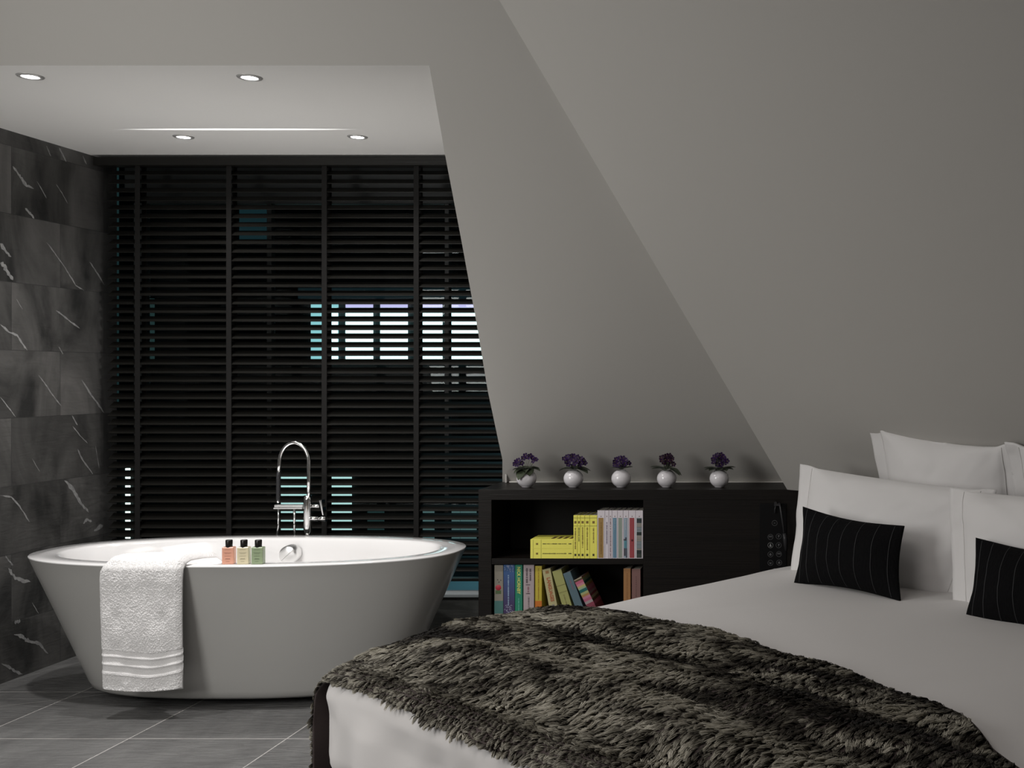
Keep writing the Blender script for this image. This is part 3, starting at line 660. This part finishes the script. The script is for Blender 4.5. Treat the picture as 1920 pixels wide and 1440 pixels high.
dk = flat((.07, .05, .06), .6, 'ink'); dashes(t, 'title_print', -.008, H_-.080, H_-.014, .009, dk, 41); dashes(t, 'title_print', .007, H_-.070, H_-.018, .009, dk, 42)
for z in (.089, .127): patch(t, 'title_bar', -.012, .006, H_-z, H_-z+.003, dk)
dashes(t, 'title_print', -.002, H_-.124, H_-.095, .009, flat((.25, .10, .13), .6, 'ink'), 43); dashes(t, 'title_print', 0, .045, H_-.138, .007, flat((.15, .12, .12), .6, 'ink'), 44)
t, W_, H_ = lbook(1003.3, 1016, 1061.3, 'slim yellow book with an orange band at its foot on the lower shelf', (.52, .42, .05))
patch(t, 'orange_band', -W_/2, W_/2, .035, .105, flat((.55, .16, .02), .5, 'cover_art')); dashes(t, 'title_print', 0, .11, H_-.010, .004, flat((.30, .16, .02), .6, 'ink'), 51)
def leaner(x0, ytop, wpx, ang, length, label, col, cover_m=None, Yf=4.615):
    W_ = wpx*.0023; a = math.radians(ang)
    tlc = at(x0, ytop, Yf)                    # top-left corner of the spine
    # local z axis leans left; local x axis dips
    zax = Vector((-math.sin(a), 0, math.cos(a))); xax = Vector((math.cos(a), 0, math.sin(a)))
    b_ = tlc+xax*W_/2-zax*length
    return book(0, 0, 0, 0, label, col, None, lean=a, base=b_, wid=W_, hei=length, cover_m=cover_m, depth=.13)
# the length of each leaning book is what reaches down to the shelf
def length_to(x0, ytop, wpx, ang):
    a = math.radians(ang); z = EYE-(ytop-VY)/F_PX*4.615
    return (z-LZ-.0008)/math.cos(a)
for args in (
    (1016.6, 1068.4, 15.6, 10.5, 'cream book with red capital lettering, first of the leaning books', (.46, .42, .22), 'L'),
    (1035.2, 1071.8, 17.5, 16.5, 'plain yellow green book leaning against the cream lettered one', (.36, .36, .13), 'Y'),
    (1055.6, 1076, 14.5, 20.0, 'slate blue book leaning between the yellow green and the striped one', (.10, .16, .19), 'B'),
    (1076, 1088, 15.5, 26.0, 'short book with multicoloured striped cover leaning at the end of the row', (.20, .05, .07), 'S')):
    x0, yt, wp, an, lb, cl, kd = args
    ln_ = length_to(x0, yt, wp, an)
    t, W_, H_ = leaner(x0, yt, wp, an, ln_, lb, cl)
    if kd == 'L': text_mesh('LANGUAGES', .021, flat((.42, .12, .05), .5, 'ink'), t, (.001, -.0008, H_-.090), -PI/2, w=.105); patch(t, 'printed_mark', -.006, .008, H_-.020, H_-.008, flat((.30, .16, .06), .5, 'ink')); patch(t, 'printed_mark', -.004, .007, H_-.168, H_-.156, flat((.25, .24, .2), .5, 'ink'))
    if kd == 'Y': patch(t, 'spine_line', -W_/2, W_/2, H_-.068, H_-.0665, flat((.14, .12, .04), .5, 'ink')); patch(t, 'spine_line', -W_/2, W_/2, H_-.098, H_-.0968, flat((.14, .12, .04), .5, 'ink')); dashes(t, 'title_print', 0, H_-.16, H_-.11, .006, flat((.25, .22, .08), .6, 'ink'), 61)
    if kd == 'B': dashes(t, 'title_print', .002, H_-.080, H_-.035, .005, flat((.28, .13, .18), .6, 'ink'), 62)
    if kd == 'S':
        cs = [(.42, .38, .26), (.10, .06, .03), (.50, .12, .20), (.55, .22, .28), (.50, .42, .16), (.30, .42, .28), (.01, .12, .11), (.36, .40, .18), (.40, .22, .08), (.50, .20, .28), (.45, .12, .20), (.36, .30, .30), (.25, .05, .08)]
        z = H_; rr = random.Random(4)
        for k, c_ in enumerate(cs):
            hgt = [.004, .008, .012, .010, .008, .008, .014, .010, .010, .010, .012, .012, .016][k]
            patch(t, 'cover_stripe', -W_/2, W_/2, z-hgt, z, flat(c_, .5, 'stripe')); bm = bmesh.new(); box(bm, W_/2-.0001, W_/2+.0004, 0, .13, z-hgt, z)
            bm_obj('cover_stripe', bm, flat(tuple(q*.75 for q in cs[(k+3) % 13]), .5, 'stripe'), t, world=False); z -= hgt
t, W_, H_ = lbook(1169, 1182.4, 1066, 'faded orange book standing alone at the right of the lower shelf', (.36, .18, .07)); dashes(t, 'title_print', 0, .09, H_-.02, .003, flat((.25, .11, .04), .6, 'ink'), 71)
t, W_, H_ = lbook(1184.6, 1201, 1067, 'dusty rose book at the right end of the lower shelf', (.22, .12, .11)); dashes(t, 'title_print', 0, .10, H_-.03, .006, flat((.08, .04, .04), .6, 'ink'), 72, gap=.006)

# ------------------------------------------------------------------ violets in round white pots
def leaf_mesh(L_, Wd, droop, az, lift, c):
    bm = bmesh.new(); ns, nt = 7, 5; G = []
    for i in range(ns):
        s_ = i/(ns-1); wdt = Wd*math.sin(PI*min(1, s_*.94+.06))**.6; row = []
        for j in range(nt):
            q = (j/(nt-1)*2-1)
            row.append(bm.verts.new((s_*L_, q*wdt/2, lift*s_*L_-droop*s_*s_*L_+abs(q)*.12*wdt)))
        G.append(row)
    for i in range(ns-1):
        for j in range(nt-1): bm.faces.new((G[i][j], G[i+1][j], G[i+1][j+1], G[i][j+1])).smooth = True
    bmesh.ops.solidify(bm, geom=bm.faces[:], thickness=.0016)
    bmesh.ops.transform(bm, matrix=Matrix.Translation(c) @ Matrix.Rotation(az, 4, 'Z'), verts=bm.verts); return bm
def blossom(c, r, d, mpet):
    bm = bmesh.new(); q = Vector(d).to_track_quat('Z', 'Y').to_matrix().to_4x4(); T = Matrix.Translation(c) @ q
    for k in range(5):
        a = 2*PI*k/5; ctr = bm.verts.new(T @ Vector((0, 0, 0))); ring_ = []
        for j in range(7):
            th = a+(j/6-.5)*1.15; rad = r*(.78+.22*math.sin(PI*j/6)); ring_.append(bm.verts.new(T @ Vector((rad*math.cos(th), rad*math.sin(th), r*.22+.0004*k))))
        for j in range(6): bm.faces.new((ctr, ring_[j], ring_[j+1]))
    return bm
pl = [(987.3, 0, 'leftmost, blossoms spreading left'), (1075.3, 1, 'second from the bath, widest cluster'),
      (1164.8, 2, 'middle of five, low cluster'), (1250, 3, 'fourth from bath, plum blossoms'), (1348.6, 4, 'rightmost, flat leaves, round cluster')]
specs = [ # leaves: (azimuth deg, length, width, droop, lift) ; blossoms: (dx px, dy px) from pot centre
 ([(180,.060,.034,.7,.3),(250,.058,.036,1.5,.1),(300,.050,.034,1.3,.2),(350,.062,.036,.7,.25),(30,.055,.034,.5,.3),(90,.05,.034,.3,.3),(140,.05,.034,.4,.3),(215,.055,.034,.9,.2)],
  [(-20,-34),(-14,-37),(-17,-29),(-6,-41),(-1,-46),(3,-42),(6,-45),(11,-41),(14,-36),(17,-38),(-9,-32),(-22,-30)]),
 ([(180,.062,.034,.8,.3),(230,.045,.034,.3,.2),(280,.045,.034,.3,.2),(340,.070,.038,.7,.15),(10,.072,.038,.6,.2),(60,.05,.034,.3,.3),(120,.05,.034,.3,.3)],
  [(-16,-40),(-10,-44),(-4,-45),(2,-45),(8,-43),(14,-40),(19,-37),(-13,-34),(-6,-37),(1,-38),(8,-36),(15,-33),(21,-31),(-9,-29),(4,-31),(11,-29),(-1,-26)]),
 ([(200,.040,.03,.2,.3),(260,.040,.03,.2,.3),(320,.045,.03,.2,.3),(0,.050,.026,.2,.3),(60,.04,.03,.2,.3),(130,.04,.03,.2,.3)],
  [(-13,-34),(-8,-39),(-2,-41),(4,-41),(9,-37),(13,-31),(-11,-29),(-5,-32),(1,-34),(7,-31),(-3,-27),(4,-27)]),
 ([(180,.070,.030,.2,.25),(200,.065,.028,.3,.2),(330,.070,.032,1.0,.2),(350,.066,.03,1.1,.2),(270,.045,.03,.5,.2),(60,.05,.03,.3,.3),(120,.05,.03,.3,.3)],
  [(-9,-42),(-4,-44),(1,-46),(6,-46),(9,-41),(-8,-36),(-2,-38),(4,-38),(11,-38),(-5,-32),(1,-32),(7,-33),(3,-28),(13,-30)]),
 ([(180,.068,.030,.25,.2),(195,.064,.028,.35,.15),(0,.070,.030,.15,.2),(345,.064,.03,.3,.15),(270,.045,.03,.4,.15),(60,.05,.03,.3,.2),(120,.05,.03,.3,.2),(225,.055,.03,.35,.1),(310,.055,.03,.35,.1)],
  [(-8,-44),(-3,-47),(3,-47),(8,-44),(12,-39),(-12,-38),(-6,-41),(0,-42),(6,-40),(11,-33),(-10,-33),(-4,-35),(2,-36),(7,-34),(-3,-29),(3,-29),(15,-36)])]
for px, k, lb in pl:
    YP = 4.70; c = Vector(((px-VX)/F_PX*YP, YP, .8605)); sc = YP/F_PX
    t = thing('potted_violet', c, f'purple violet in round white pot, {lb}', 'potted plant')
    bm = bmesh.new(); R_ = .0428
    prof = [(0, 0), (.018, 0), (.021, .001)]+[(R_*math.cos(a), .038+R_*.93*math.sin(a)) for a in [math.radians(q) for q in range(-60, 62, 8)]]+[(.0175, .0755), (.016, .0740), (.0165, .066)]
    lathe(bm, prof, (0, 0, 0), 40); bm_obj('pot', bm, M['pot'], t, smooth=True, world=False)
    bm = bmesh.new(); lathe(bm, [(.0172, .069), (0, .0695)], (0, 0, 0), 20); bm_obj('soil', bm, M['soil'], t, world=False)
    for az, L_, Wd, dr, lf in specs[k][0]:
        bm_obj('leaf', leaf_mesh(L_*1.05, Wd*1.55, dr*.55, math.radians(az), lf, (0, 0, .079)), M['leaf'], t, world=False, smooth=True)
    rr = random.Random(k)
    for dx, dy in specs[k][1]:
        c2 = Vector((dx*sc, rr.uniform(-.015, .012), -dy*sc+.031))
        st = bmesh.new(); tube(st, [(c2.x*.2, 0, .078), (c2.x*.7, c2.y*.5, c2.z*.6+.03), c2], .0008, 5); 
        bo = bm_obj('blossom', blossom(c2, .0125, (rr.uniform(-.6, .6), -1, rr.uniform(-.1, .8)), None), M['petal2' if k == 3 else 'petal'], t, world=False)
        bm_obj('stem', st, M['leafpale'], bo, world=False)
        eye = bmesh.new(); bmesh.ops.create_icosphere(eye, subdivisions=1, radius=.0013); bmesh.ops.translate(eye, vec=c2+Vector((0, -.002, .0004)), verts=eye.verts); bm_obj('flower_eye', eye, M['stamen'], bo, world=False)

# ------------------------------------------------------------------ bed
OB = Vector((-.008, 4.465, 0)); UB = Vector((.766, -.643, 0)).normalized(); VB = Vector((-.643, -.766, 0)).normalized()
BRZ = math.atan2(UB.y, UB.x)
def bw(u, v, h): return OB+UB*u+VB*v+Vector((0, 0, h))
BW, BL = 2.0, 2.11
def btop(u, v):            # height of the bedding
    a = np.clip(np.minimum(u, BW-u)/.45, 0, 1); b = np.clip(np.minimum(v+.3, BL-v)/.40, 0, 1)
    a = a*(2-a); b = b*(2-b)
    return .550+.036*b+.045*a*b+.005*np.sin(u*5+1)*np.sin(v*4)*a*b
bed = thing('bed', OB, 'wide bed with smooth white bedding set diagonally across the room', 'bed', None, BRZ)
bm = bmesh.new(); Rb = Matrix.Translation(OB) @ Matrix(((UB.x, VB.x, 0, 0), (UB.y, VB.y, 0, 0), (0, 0, 1, 0), (0, 0, 0, 1)))
box(bm, .06, BW-.06, .02, BL-.07, .03, .30, Rb); bm_obj('bed_base', bm, M['backing'], bed, bevel=.02)
# mattress with duvet: rounded body whose top follows btop()
def body_mesh():
    nu, nv, nh = 90, 96, 16; r = .075; z0 = .275
    def surf(uu, vv, hh):       # push box-surface points onto the rounded body
        cu = np.clip(uu, r, BW-r); cv = np.clip(vv, r, BL-r); top_ = btop(cu, cv); ch = np.clip(hh, z0+r, top_-r)
        d = np.stack([uu-cu, vv-cv, hh-ch], -1); n = np.linalg.norm(d, axis=-1, keepdims=True); d = np.where(n > 1e-9, d/np.maximum(n, 1e-9), 0)
        p = np.stack([cu, cv, ch], -1)+d*r; return p
    parts = []
    U_ = np.r_[np.linspace(0, r, 9)[:-1], np.linspace(r, BW-r, nu), np.linspace(BW-r, BW, 9)[1:]]; V_ = np.r_[np.linspace(0, r, 9)[:-1], np.linspace(r, BL-r, nv), np.linspace(BL-r, BL, 9)[1:]]
    g = np.meshgrid(U_, V_); T_ = btop(np.clip(g[0], r, BW-r), np.clip(g[1], r, BL-r)); parts.append((g[0], g[1], T_)); parts.append((g[0], g[1], np.full_like(g[0], z0)))
    tt = np.r_[np.linspace(0, .25, 9)[:-1], np.linspace(.25, .75, nh), np.linspace(.75, 1, 9)[1:]]
    for vv in (0., BL):
        g = np.meshgrid(U_, tt); tp = btop(np.clip(g[0], r, BW-r), np.clip(vv, r, BL-r)); parts.append((g[0], np.full_like(g[0], vv), z0+(tp-z0)*g[1]))
    for uu in (0., BW):
        g = np.meshgrid(V_, tt); tp = btop(np.clip(uu, r, BW-r), np.clip(g[0], r, BL-r)); parts.append((np.full_like(g[0], uu), g[0], z0+(tp-z0)*g[1]))
    Vs, Qs, o_ = [], [], 0
    for a_, b_, c_ in parts:
        p = surf(a_, b_, c_); ny, nx = p.shape[:2]; idx = np.arange(ny*nx).reshape(ny, nx)+o_
        Qs.append(np.stack([idx[:-1, :-1], idx[:-1, 1:], idx[1:, 1:], idx[1:, :-1]], -1).reshape(-1, 4)); Vs.append(p.reshape(-1, 3)); o_ += ny*nx
    P_ = np.concatenate(Vs)
    # soft drapery on the upright faces
    side = np.clip((.50-P_[:, 2])/.06, 0, 1); low = side
    amp = (.014*np.sin(P_[:, 0]*13+7*P_[:, 2]+1.6*np.sin(P_[:, 0]*5))+.006*np.sin(P_[:, 0]*37-9*P_[:, 2]+1.2*np.sin(P_[:, 0]*9)))*low
    P_[:, 1] += np.where(P_[:, 1] > BL-.05, amp, 0)
    amp2 = .008*np.sin(P_[:, 1]*15+1.5*np.sin(P_[:, 2]*8))*low; P_[:, 0] += np.where((P_[:, 0] < .05) | (P_[:, 0] > BW-.05), amp2, 0)
    P_[:, 2] += np.where(P_[:, 2] > .52, .0022*vnoise(P_[:, 0]*4+P_[:, 1]*2, P_[:, 1]*5, 9)+.0012*vnoise(P_[:, 0]*11+P_[:, 1]*6, P_[:, 1]*4, 10), 0)
    return P_, np.concatenate(Qs)
P_, Q_ = body_mesh()
Wp = np.array(OB)[None]+P_[:, :1]*np.array(UB)+P_[:, 1:2]*np.array(VB)+np.array([0, 0, 1.])*P_[:, 2:3]
me = np_mesh('duvet', Wp, Q_); bm = bmesh.new(); bm.from_mesh(me); bmesh.ops.remove_doubles(bm, verts=bm.verts, dist=.0006); bpy.data.meshes.remove(me)
bm_obj('duvet', bm, M['linen'], bed, smooth=True)

# ------------------------------------------------------------------ pillows and cushions
def pillow(name, label, cat, group, TL, TR, BR, BL_, T, flange, m, ears=.03, sag=.03, piping=None, puff=.55, stripes=None, seed=0, n=60, wr=.0055):
    """four corners (u, v, h) in the bed's frame; T = thickness; flange = flat border"""
    c4 = [bw(*p) for p in (TL, TR, BR, BL_)]; base = (c4[2]+c4[3])/2
    t = thing(name, base, label, cat, group, BRZ)
    c4 = [np.array(c) for c in c4]
    wd = (np.linalg.norm(c4[1]-c4[0])+np.linalg.norm(c4[2]-c4[3]))/2; hg = (np.linalg.norm(c4[0]-c4[3])+np.linalg.norm(c4[1]-c4[2]))/2
    s_ = np.linspace(0, 1, n); g, k = np.meshgrid(s_, s_)            # g across, k down
    # cushions draw in between their corners
    gx = g+(0.5-g)*2*sag*np.sin(PI*k)*.5*(np.abs(2*g-1)**2); kx = k+(0.5-k)*2*sag*hg/wd*1.4*np.sin(PI*g)*(np.abs(2*k-1)**2)
    if flange:
        e0 = np.clip((np.minimum(g, 1-g)*wd-flange*.6)/.06, 0, 1); e0 = e0*e0*(3-2*e0); kx = kx+(1-k)**2*e0*ears/hg*(1+.9*np.sin(PI*g))
    P0 = ((1-gx)*(1-kx))[..., None]*c4[0]+(gx*(1-kx))[..., None]*c4[1]+(gx*kx)[..., None]*c4[2]+((1-gx)*kx)[..., None]*c4[3]
    nrm = np.cross(c4[1]-c4[0], c4[3]-c4[0]); nrm = nrm/np.linalg.norm(nrm)
    if nrm @ np.array(VB) < 0: nrm = -nrm
    fx, fy = flange*1.2/wd, flange*.12/hg
    a = np.clip((np.minimum(g, 1-g)-fx)/(.5-fx), 0, 1); b = np.clip((np.minimum(k, 1-k)-fy)/(.5-fy), 0, 1)
    prof = (np.sin(PI/2*np.clip(a*1.15, 0, 1))*np.sin(PI/2*np.clip(b*1.15, 0, 1)))**puff
    wrk = wr*.9*np.exp(-((g-k*.9-.12)/.05)**2)*np.clip(.5-g, 0, .5)*2+wr*vnoise(g*6+seed, k*5+seed*3, seed+11)+wr*.5*vnoise(g*17+k*8+seed, k*9, seed+12)
    if flange:
        wrk = wrk+.006*np.sin(k*11+seed)*(1-np.clip(a*6, 0, 1))*(g > .5)+.008*np.sin(g*9+seed)*(1-np.clip(b*6, 0, 1))*(k < .5)
    front = P0+nrm*(prof*T/2+.0025+wrk)[..., None]; back = P0-nrm*(prof*T/2+.0025-wrk*.3)[..., None]
    Vs = np.concatenate([front.reshape(-1, 3), back.reshape(-1, 3)]); idx = np.arange(n*n).reshape(n, n); q = np.stack([idx[:-1, :-1], idx[:-1, 1:], idx[1:, 1:], idx[1:, :-1]], -1).reshape(-1, 4)
    Q = [q, q[:, ::-1]+n*n]
    rim = np.concatenate([idx[0, :], idx[1:, -1], idx[-1, -2::-1], idx[-2:0:-1, 0]]); r2 = np.roll(rim, -1)
    Q.append(np.stack([r2, rim, rim+n*n, r2+n*n], -1))
    me = np_mesh(name, Vs, np.concatenate(Q)); o = link('case' if flange else 'cover', me, m, t, smooth=True)
    if stripes:
        bm = bmesh.new()
        for gs in stripes:
            col_ = []
            j = gs*(n-1); j0 = int(j); f_ = j-j0
            for i in range(1, n-1):
                p = front[i, j0]*(1-f_)+front[i, min(j0+1, n-1)]*f_+nrm*.0012
                col_.append(p)
            du = (c4[1]-c4[0])/wd*.0011
            vs = [(bm.verts.new(p-du), bm.verts.new(p+du)) for p in col_]
            for A, B in zip(vs, vs[1:]): bm.faces.new((A[0], A[1], B[1], B[0]))
        bm_obj('pinstripes', bm, flat((.028, .028, .03), .8, 'pinstripe'), t)
    if flange:     # stitched line where the flange meets the filling
        bm = bmesh.new(); i0, i1 = fy*(n-1), (1-fy)*(n-1); j0, j1 = fx*(n-1), (1-fx)*(n-1)
        i0, i1 = 1.0, n-2.0; lps = [[(i, j) for i in np.linspace(i0, i1, 40)] for j in (j0, j1)]
        def smp(i, j):
            a_, b_ = int(i), int(j); fa_, fb_ = i-a_, j-b_; a2, b2 = min(a_+1, n-1), min(b_+1, n-1)
            return (front[a_, b_]*(1-fa_)+front[a2, b_]*fa_)*(1-fb_)+(front[a_, b2]*(1-fa_)+front[a2, b2]*fa_)*fb_+nrm*.0006
        [tube(bm, [tuple(smp(i, j)) for i, j in lp], .0010, 5, caps=False) for lp in lps]; bm_obj('hem_stitching', bm, flat((.60, .58, .57), .9, 'thread'), t)
    return t
pillow('pillow', 'white flanged pillow leaning on the slope, rearmost at the left of the bed head', 'pillow', None, (.405,.215,1.172),(1.03,.205,1.118),(1.02,.10,.62),(.415,.10,.62), .15, .045, M['pillow'], seed=1, ears=.012, sag=.02)
pillow('pillow', 'white flanged pillow leaning on the slope, rearmost at the right edge of the photo', 'pillow', None, (1.0,.23,1.125),(1.66,.23,1.16),(1.66,.12,.62),(1.02,.12,.62), .15, .045, M['pillow'], seed=2, ears=.012, sag=.02)
pillow('pillow', 'long white flanged pillow directly behind the left black cushion', 'pillow', None, (.172,.345,1.012),(1.035,.345,.972),(.925,.415,.578),(.182,.415,.585), .17, .045, M['pillow'], seed=3, ears=.006, sag=.008)
pillow('pillow', 'long white flanged pillow directly behind the right black cushion', 'pillow', None, (.925,.46,.982),(1.78,.46,.99),(1.80,.53,.59),(.985,.53,.585), .17, .045, M['pillow'], seed=4, ears=.006, sag=.008)
blk = mat('black_wool', (.0045, .0045, .005), .95, spec=.1, bump=(140, .4, (1, 1, .3)))
st = [.06, .16, .29, .41, .53, .66, .80, .93]
pillow('cushion', 'black pinstriped oblong cushion standing before the left pillows', 'cushion', None, (.372,.56,.885),(.822,.57,.858),(.862,.645,.628),(.405,.645,.628), .13, 0, blk, sag=.07, stripes=st, seed=5, puff=.75, wr=.002)
pillow('cushion', 'black pinstriped oblong cushion at the right edge of the photo', 'cushion', None, (1.108,.59,.850),(1.56,.59,.835),(1.59,.69,.618),(1.13,.69,.610), .13, 0, blk, sag=.07, stripes=st, seed=6, puff=.75, wr=.002)

# ------------------------------------------------------------------ fur throw
HEADA = np.array([-.6, 0, .02, .31, .59, .9, 1.2, 1.38, 1.55, 1.67, 1.8, 2.4]); HEADB = np.array([1.39, 1.40, 1.40, 1.355, 1.35, 1.375, 1.395, 1.435, 1.48, 1.545, 1.63, 1.78])
A0, A1 = -.40, 2.35; FOOTB = BL-.005
def wrap(x, L, r=.07):     # arc-length coordinate -> (position, drop)
    lo = x < r; hi = x > L-r
    def edge(e):           # e: distance beyond the start of the rounding
        th = np.clip(e/r, 0, PI/2); p = r*np.sin(th); d = r*(1-np.cos(th))+np.maximum(e-r*PI/2, 0); return p, d
    pl_, dl = edge(np.maximum(r-x, 0)); ph, dh = edge(np.maximum(x-(L-r), 0))
    return np.where(lo, r-pl_, np.where(hi, L-r+ph, x)), np.where(lo, dl, np.where(hi, dh, 0))
def throw_pos(a, s):
    """a across the bed (arc length, negative hangs down the far side), s 0..1 head edge -> foot edge"""
    hb = np.interp(a, HEADA, HEADB)+.012*np.sin(a*14); fb = FOOTB+.003*np.sin(a*9+1)+.020*np.clip(a/.9, 0, 1)+np.where(a < .12, (.12-a)*.02, 0)-np.clip(a-.6, 0, 2)*.0
    b = hb+(fb-hb)*s
    u_, du = wrap(a, BW); v_, dv = wrap(b, BL)
    h = btop(np.clip(u_, .07, BW-.07), np.clip(v_, .07, BL-.07))-du-dv
    # soft folds running across the bed and the loose hang on the far side
    fold = (.005*np.sin(b*30+1.4*np.sin(a*2.2))+.004*np.sin(b*14+a*2.0))*np.clip(a*3, .15, 1)
    onto = np.clip(1-(du+dv)/.06, 0, 1)
    h = h+fold*onto+.010+.018*onto*np.exp(-((u_-.12)/.14)**2)*np.clip((2.05-v_)/.3, 0, 1)
    loose = np.where(a < 0, np.clip(-a/.1, 0, 1)*.018, 0)
    u_ = u_-.010*np.clip(du/.05, 0, 1)*(a < 1)-loose+.010*np.clip(du/.05, 0, 1)*(a > 1); v_ = v_+.010*np.clip(dv/.05, 0, 1)
    return np.stack([u_, v_, np.maximum(h, .03)], -1)
OBn, UBn, VBn = np.array(OB), np.array(UB), np.array(VB)
def toworld(p): return OBn+p[..., :1]*UBn+p[..., 1:2]*VBn+p[..., 2:3]*np.array([0, 0, 1.])
th = thing('fur_throw', bw(0, BL, .55), 'brown and grey faux fur throw spread across the foot of the bed', 'throw', None, BRZ)
na, ns = 240, 120
ag, sg = np.meshgrid(np.linspace(A0, A1, na), np.linspace(0, 1, ns)); Pt = toworld(throw_pos(ag, sg))
me = grid_mesh('backing', Pt); o = link('backing', me, M['backing'], th, smooth=True)
md = o.modifiers.new('solid', 'SOLIDIFY'); md.thickness = .006; md.offset = 0
# pile: clumped tapering strands, all lying towards the foot of the bed
NS = 420000
a = RNG.uniform(A0, A1, NS); s = RNG.uniform(0, 1, NS)
ne = 14000; s[:ne] = RNG.uniform(.985, 1, ne); s[ne:ne+5000] = RNG.uniform(0, .01, 5000)
e_ = 1e-3
p = throw_pos(a, s); pa = throw_pos(a+e_, s); ps = throw_pos(a, np.clip(s+e_, 0, 1.01))
p, pa, ps = toworld(p), toworld(pa), toworld(ps)
ta = pa-p; ta /= np.linalg.norm(ta, axis=1, keepdims=True)+1e-12; tv = ps-p; tv /= np.linalg.norm(tv, axis=1, keepdims=True)+1e-12
nm = np.cross(tv, ta); nm /= np.linalg.norm(nm, axis=1, keepdims=True)+1e-12
cen = OBn+UBn*1.0+VBn*1.2+np.array([0, 0, .2]); sgn = np.sign(((p-cen)*nm).sum(1)); nm *= sgn[:, None]
hb = np.interp(a, HEADA, HEADB); bb = hb+(FOOTB-hb)*s
# clumps: jittered cells
cs = .0185; wx = a+.008*vnoise(a*22, bb*22, 21); wy = bb+.008*vnoise(a*22, bb*22, 22)
ci = np.floor(wx/cs).astype(int); cj = np.floor(wy/(cs*.85)).astype(int)
def hsh(i, j, k): x = np.sin(i*127.1+j*311.7+k*74.7)*43758.5453; return x-np.floor(x)
h1, h2, h3, h4 = hsh(ci, cj, 1), hsh(ci, cj, 2), hsh(ci, cj, 3), hsh(ci, cj, 4)
cx = (ci+.5)*cs+(h1-.5)*cs*.6; cy = (cj+.5)*cs*.85+(h2-.5)*cs*.6
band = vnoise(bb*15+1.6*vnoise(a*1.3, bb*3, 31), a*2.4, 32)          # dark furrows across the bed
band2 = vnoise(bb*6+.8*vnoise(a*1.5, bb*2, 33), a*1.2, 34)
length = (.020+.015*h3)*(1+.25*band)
swirl = .55*vnoise(a*7, bb*7, 35)+(h4-.5)*.8
dirx = np.sin(swirl); diry = np.cos(swirl)
up = .34+.22*np.clip(band, -.5, 1)+.25*(h1-.5)
hangf = (np.abs(nm[:, 2]) < .5).astype(float); up = np.where(hangf > 0, .35, up); length = np.where(hangf > 0, length*.75, length)
tipoff_a = (cx-a)*.75; tipoff_b = (cy-bb)*.75
ef = np.clip((bb-(FOOTB-.11))/.05, 0, 1); length = length*(1-.5*ef); up = up*(1-ef)+ef*.75
d = ta*dirx[:, None]+tv*diry[:, None]+nm*up[:, None]; d /= np.linalg.norm(d, axis=1, keepdims=True)
tip = p+d*length[:, None]+ta*tipoff_a[:, None]+tv*tipoff_b[:, None]+RNG.normal(0, .0013, (NS, 3))
mid = p+(tip-p)*.45+nm*(length*.22*(.6+.4*up))[:, None]+RNG.normal(0, .0008, (NS, 3))
wdir = np.cross(tip-p, nm+RNG.normal(0, .5, (NS, 3))); wdir /= np.linalg.norm(wdir, axis=1, keepdims=True)+1e-9
w0 = RNG.uniform(.0006, .0011, NS)[:, None]
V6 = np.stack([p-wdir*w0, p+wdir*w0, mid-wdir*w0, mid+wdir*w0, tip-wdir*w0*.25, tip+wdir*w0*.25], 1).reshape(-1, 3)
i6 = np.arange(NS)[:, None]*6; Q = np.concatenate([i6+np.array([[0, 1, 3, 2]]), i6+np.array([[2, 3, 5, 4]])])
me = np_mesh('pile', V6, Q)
patch_n = vnoise(a*11+1.5*vnoise(a*5, bb*5, 41), bb*26, 42); patch_m = vnoise(a*26, bb*44, 43)
edge_f = np.clip((bb-(FOOTB-.11))/.05, 0, 1)
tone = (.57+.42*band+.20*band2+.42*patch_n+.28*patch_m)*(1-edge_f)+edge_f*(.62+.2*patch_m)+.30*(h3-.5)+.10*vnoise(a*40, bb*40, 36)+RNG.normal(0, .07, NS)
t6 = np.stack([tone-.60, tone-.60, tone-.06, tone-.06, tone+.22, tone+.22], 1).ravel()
at_ = me.attributes.new('tone', 'FLOAT', 'POINT'); at_.data.foreach_set('value', np.clip(t6, 0, 1).astype(np.float32))
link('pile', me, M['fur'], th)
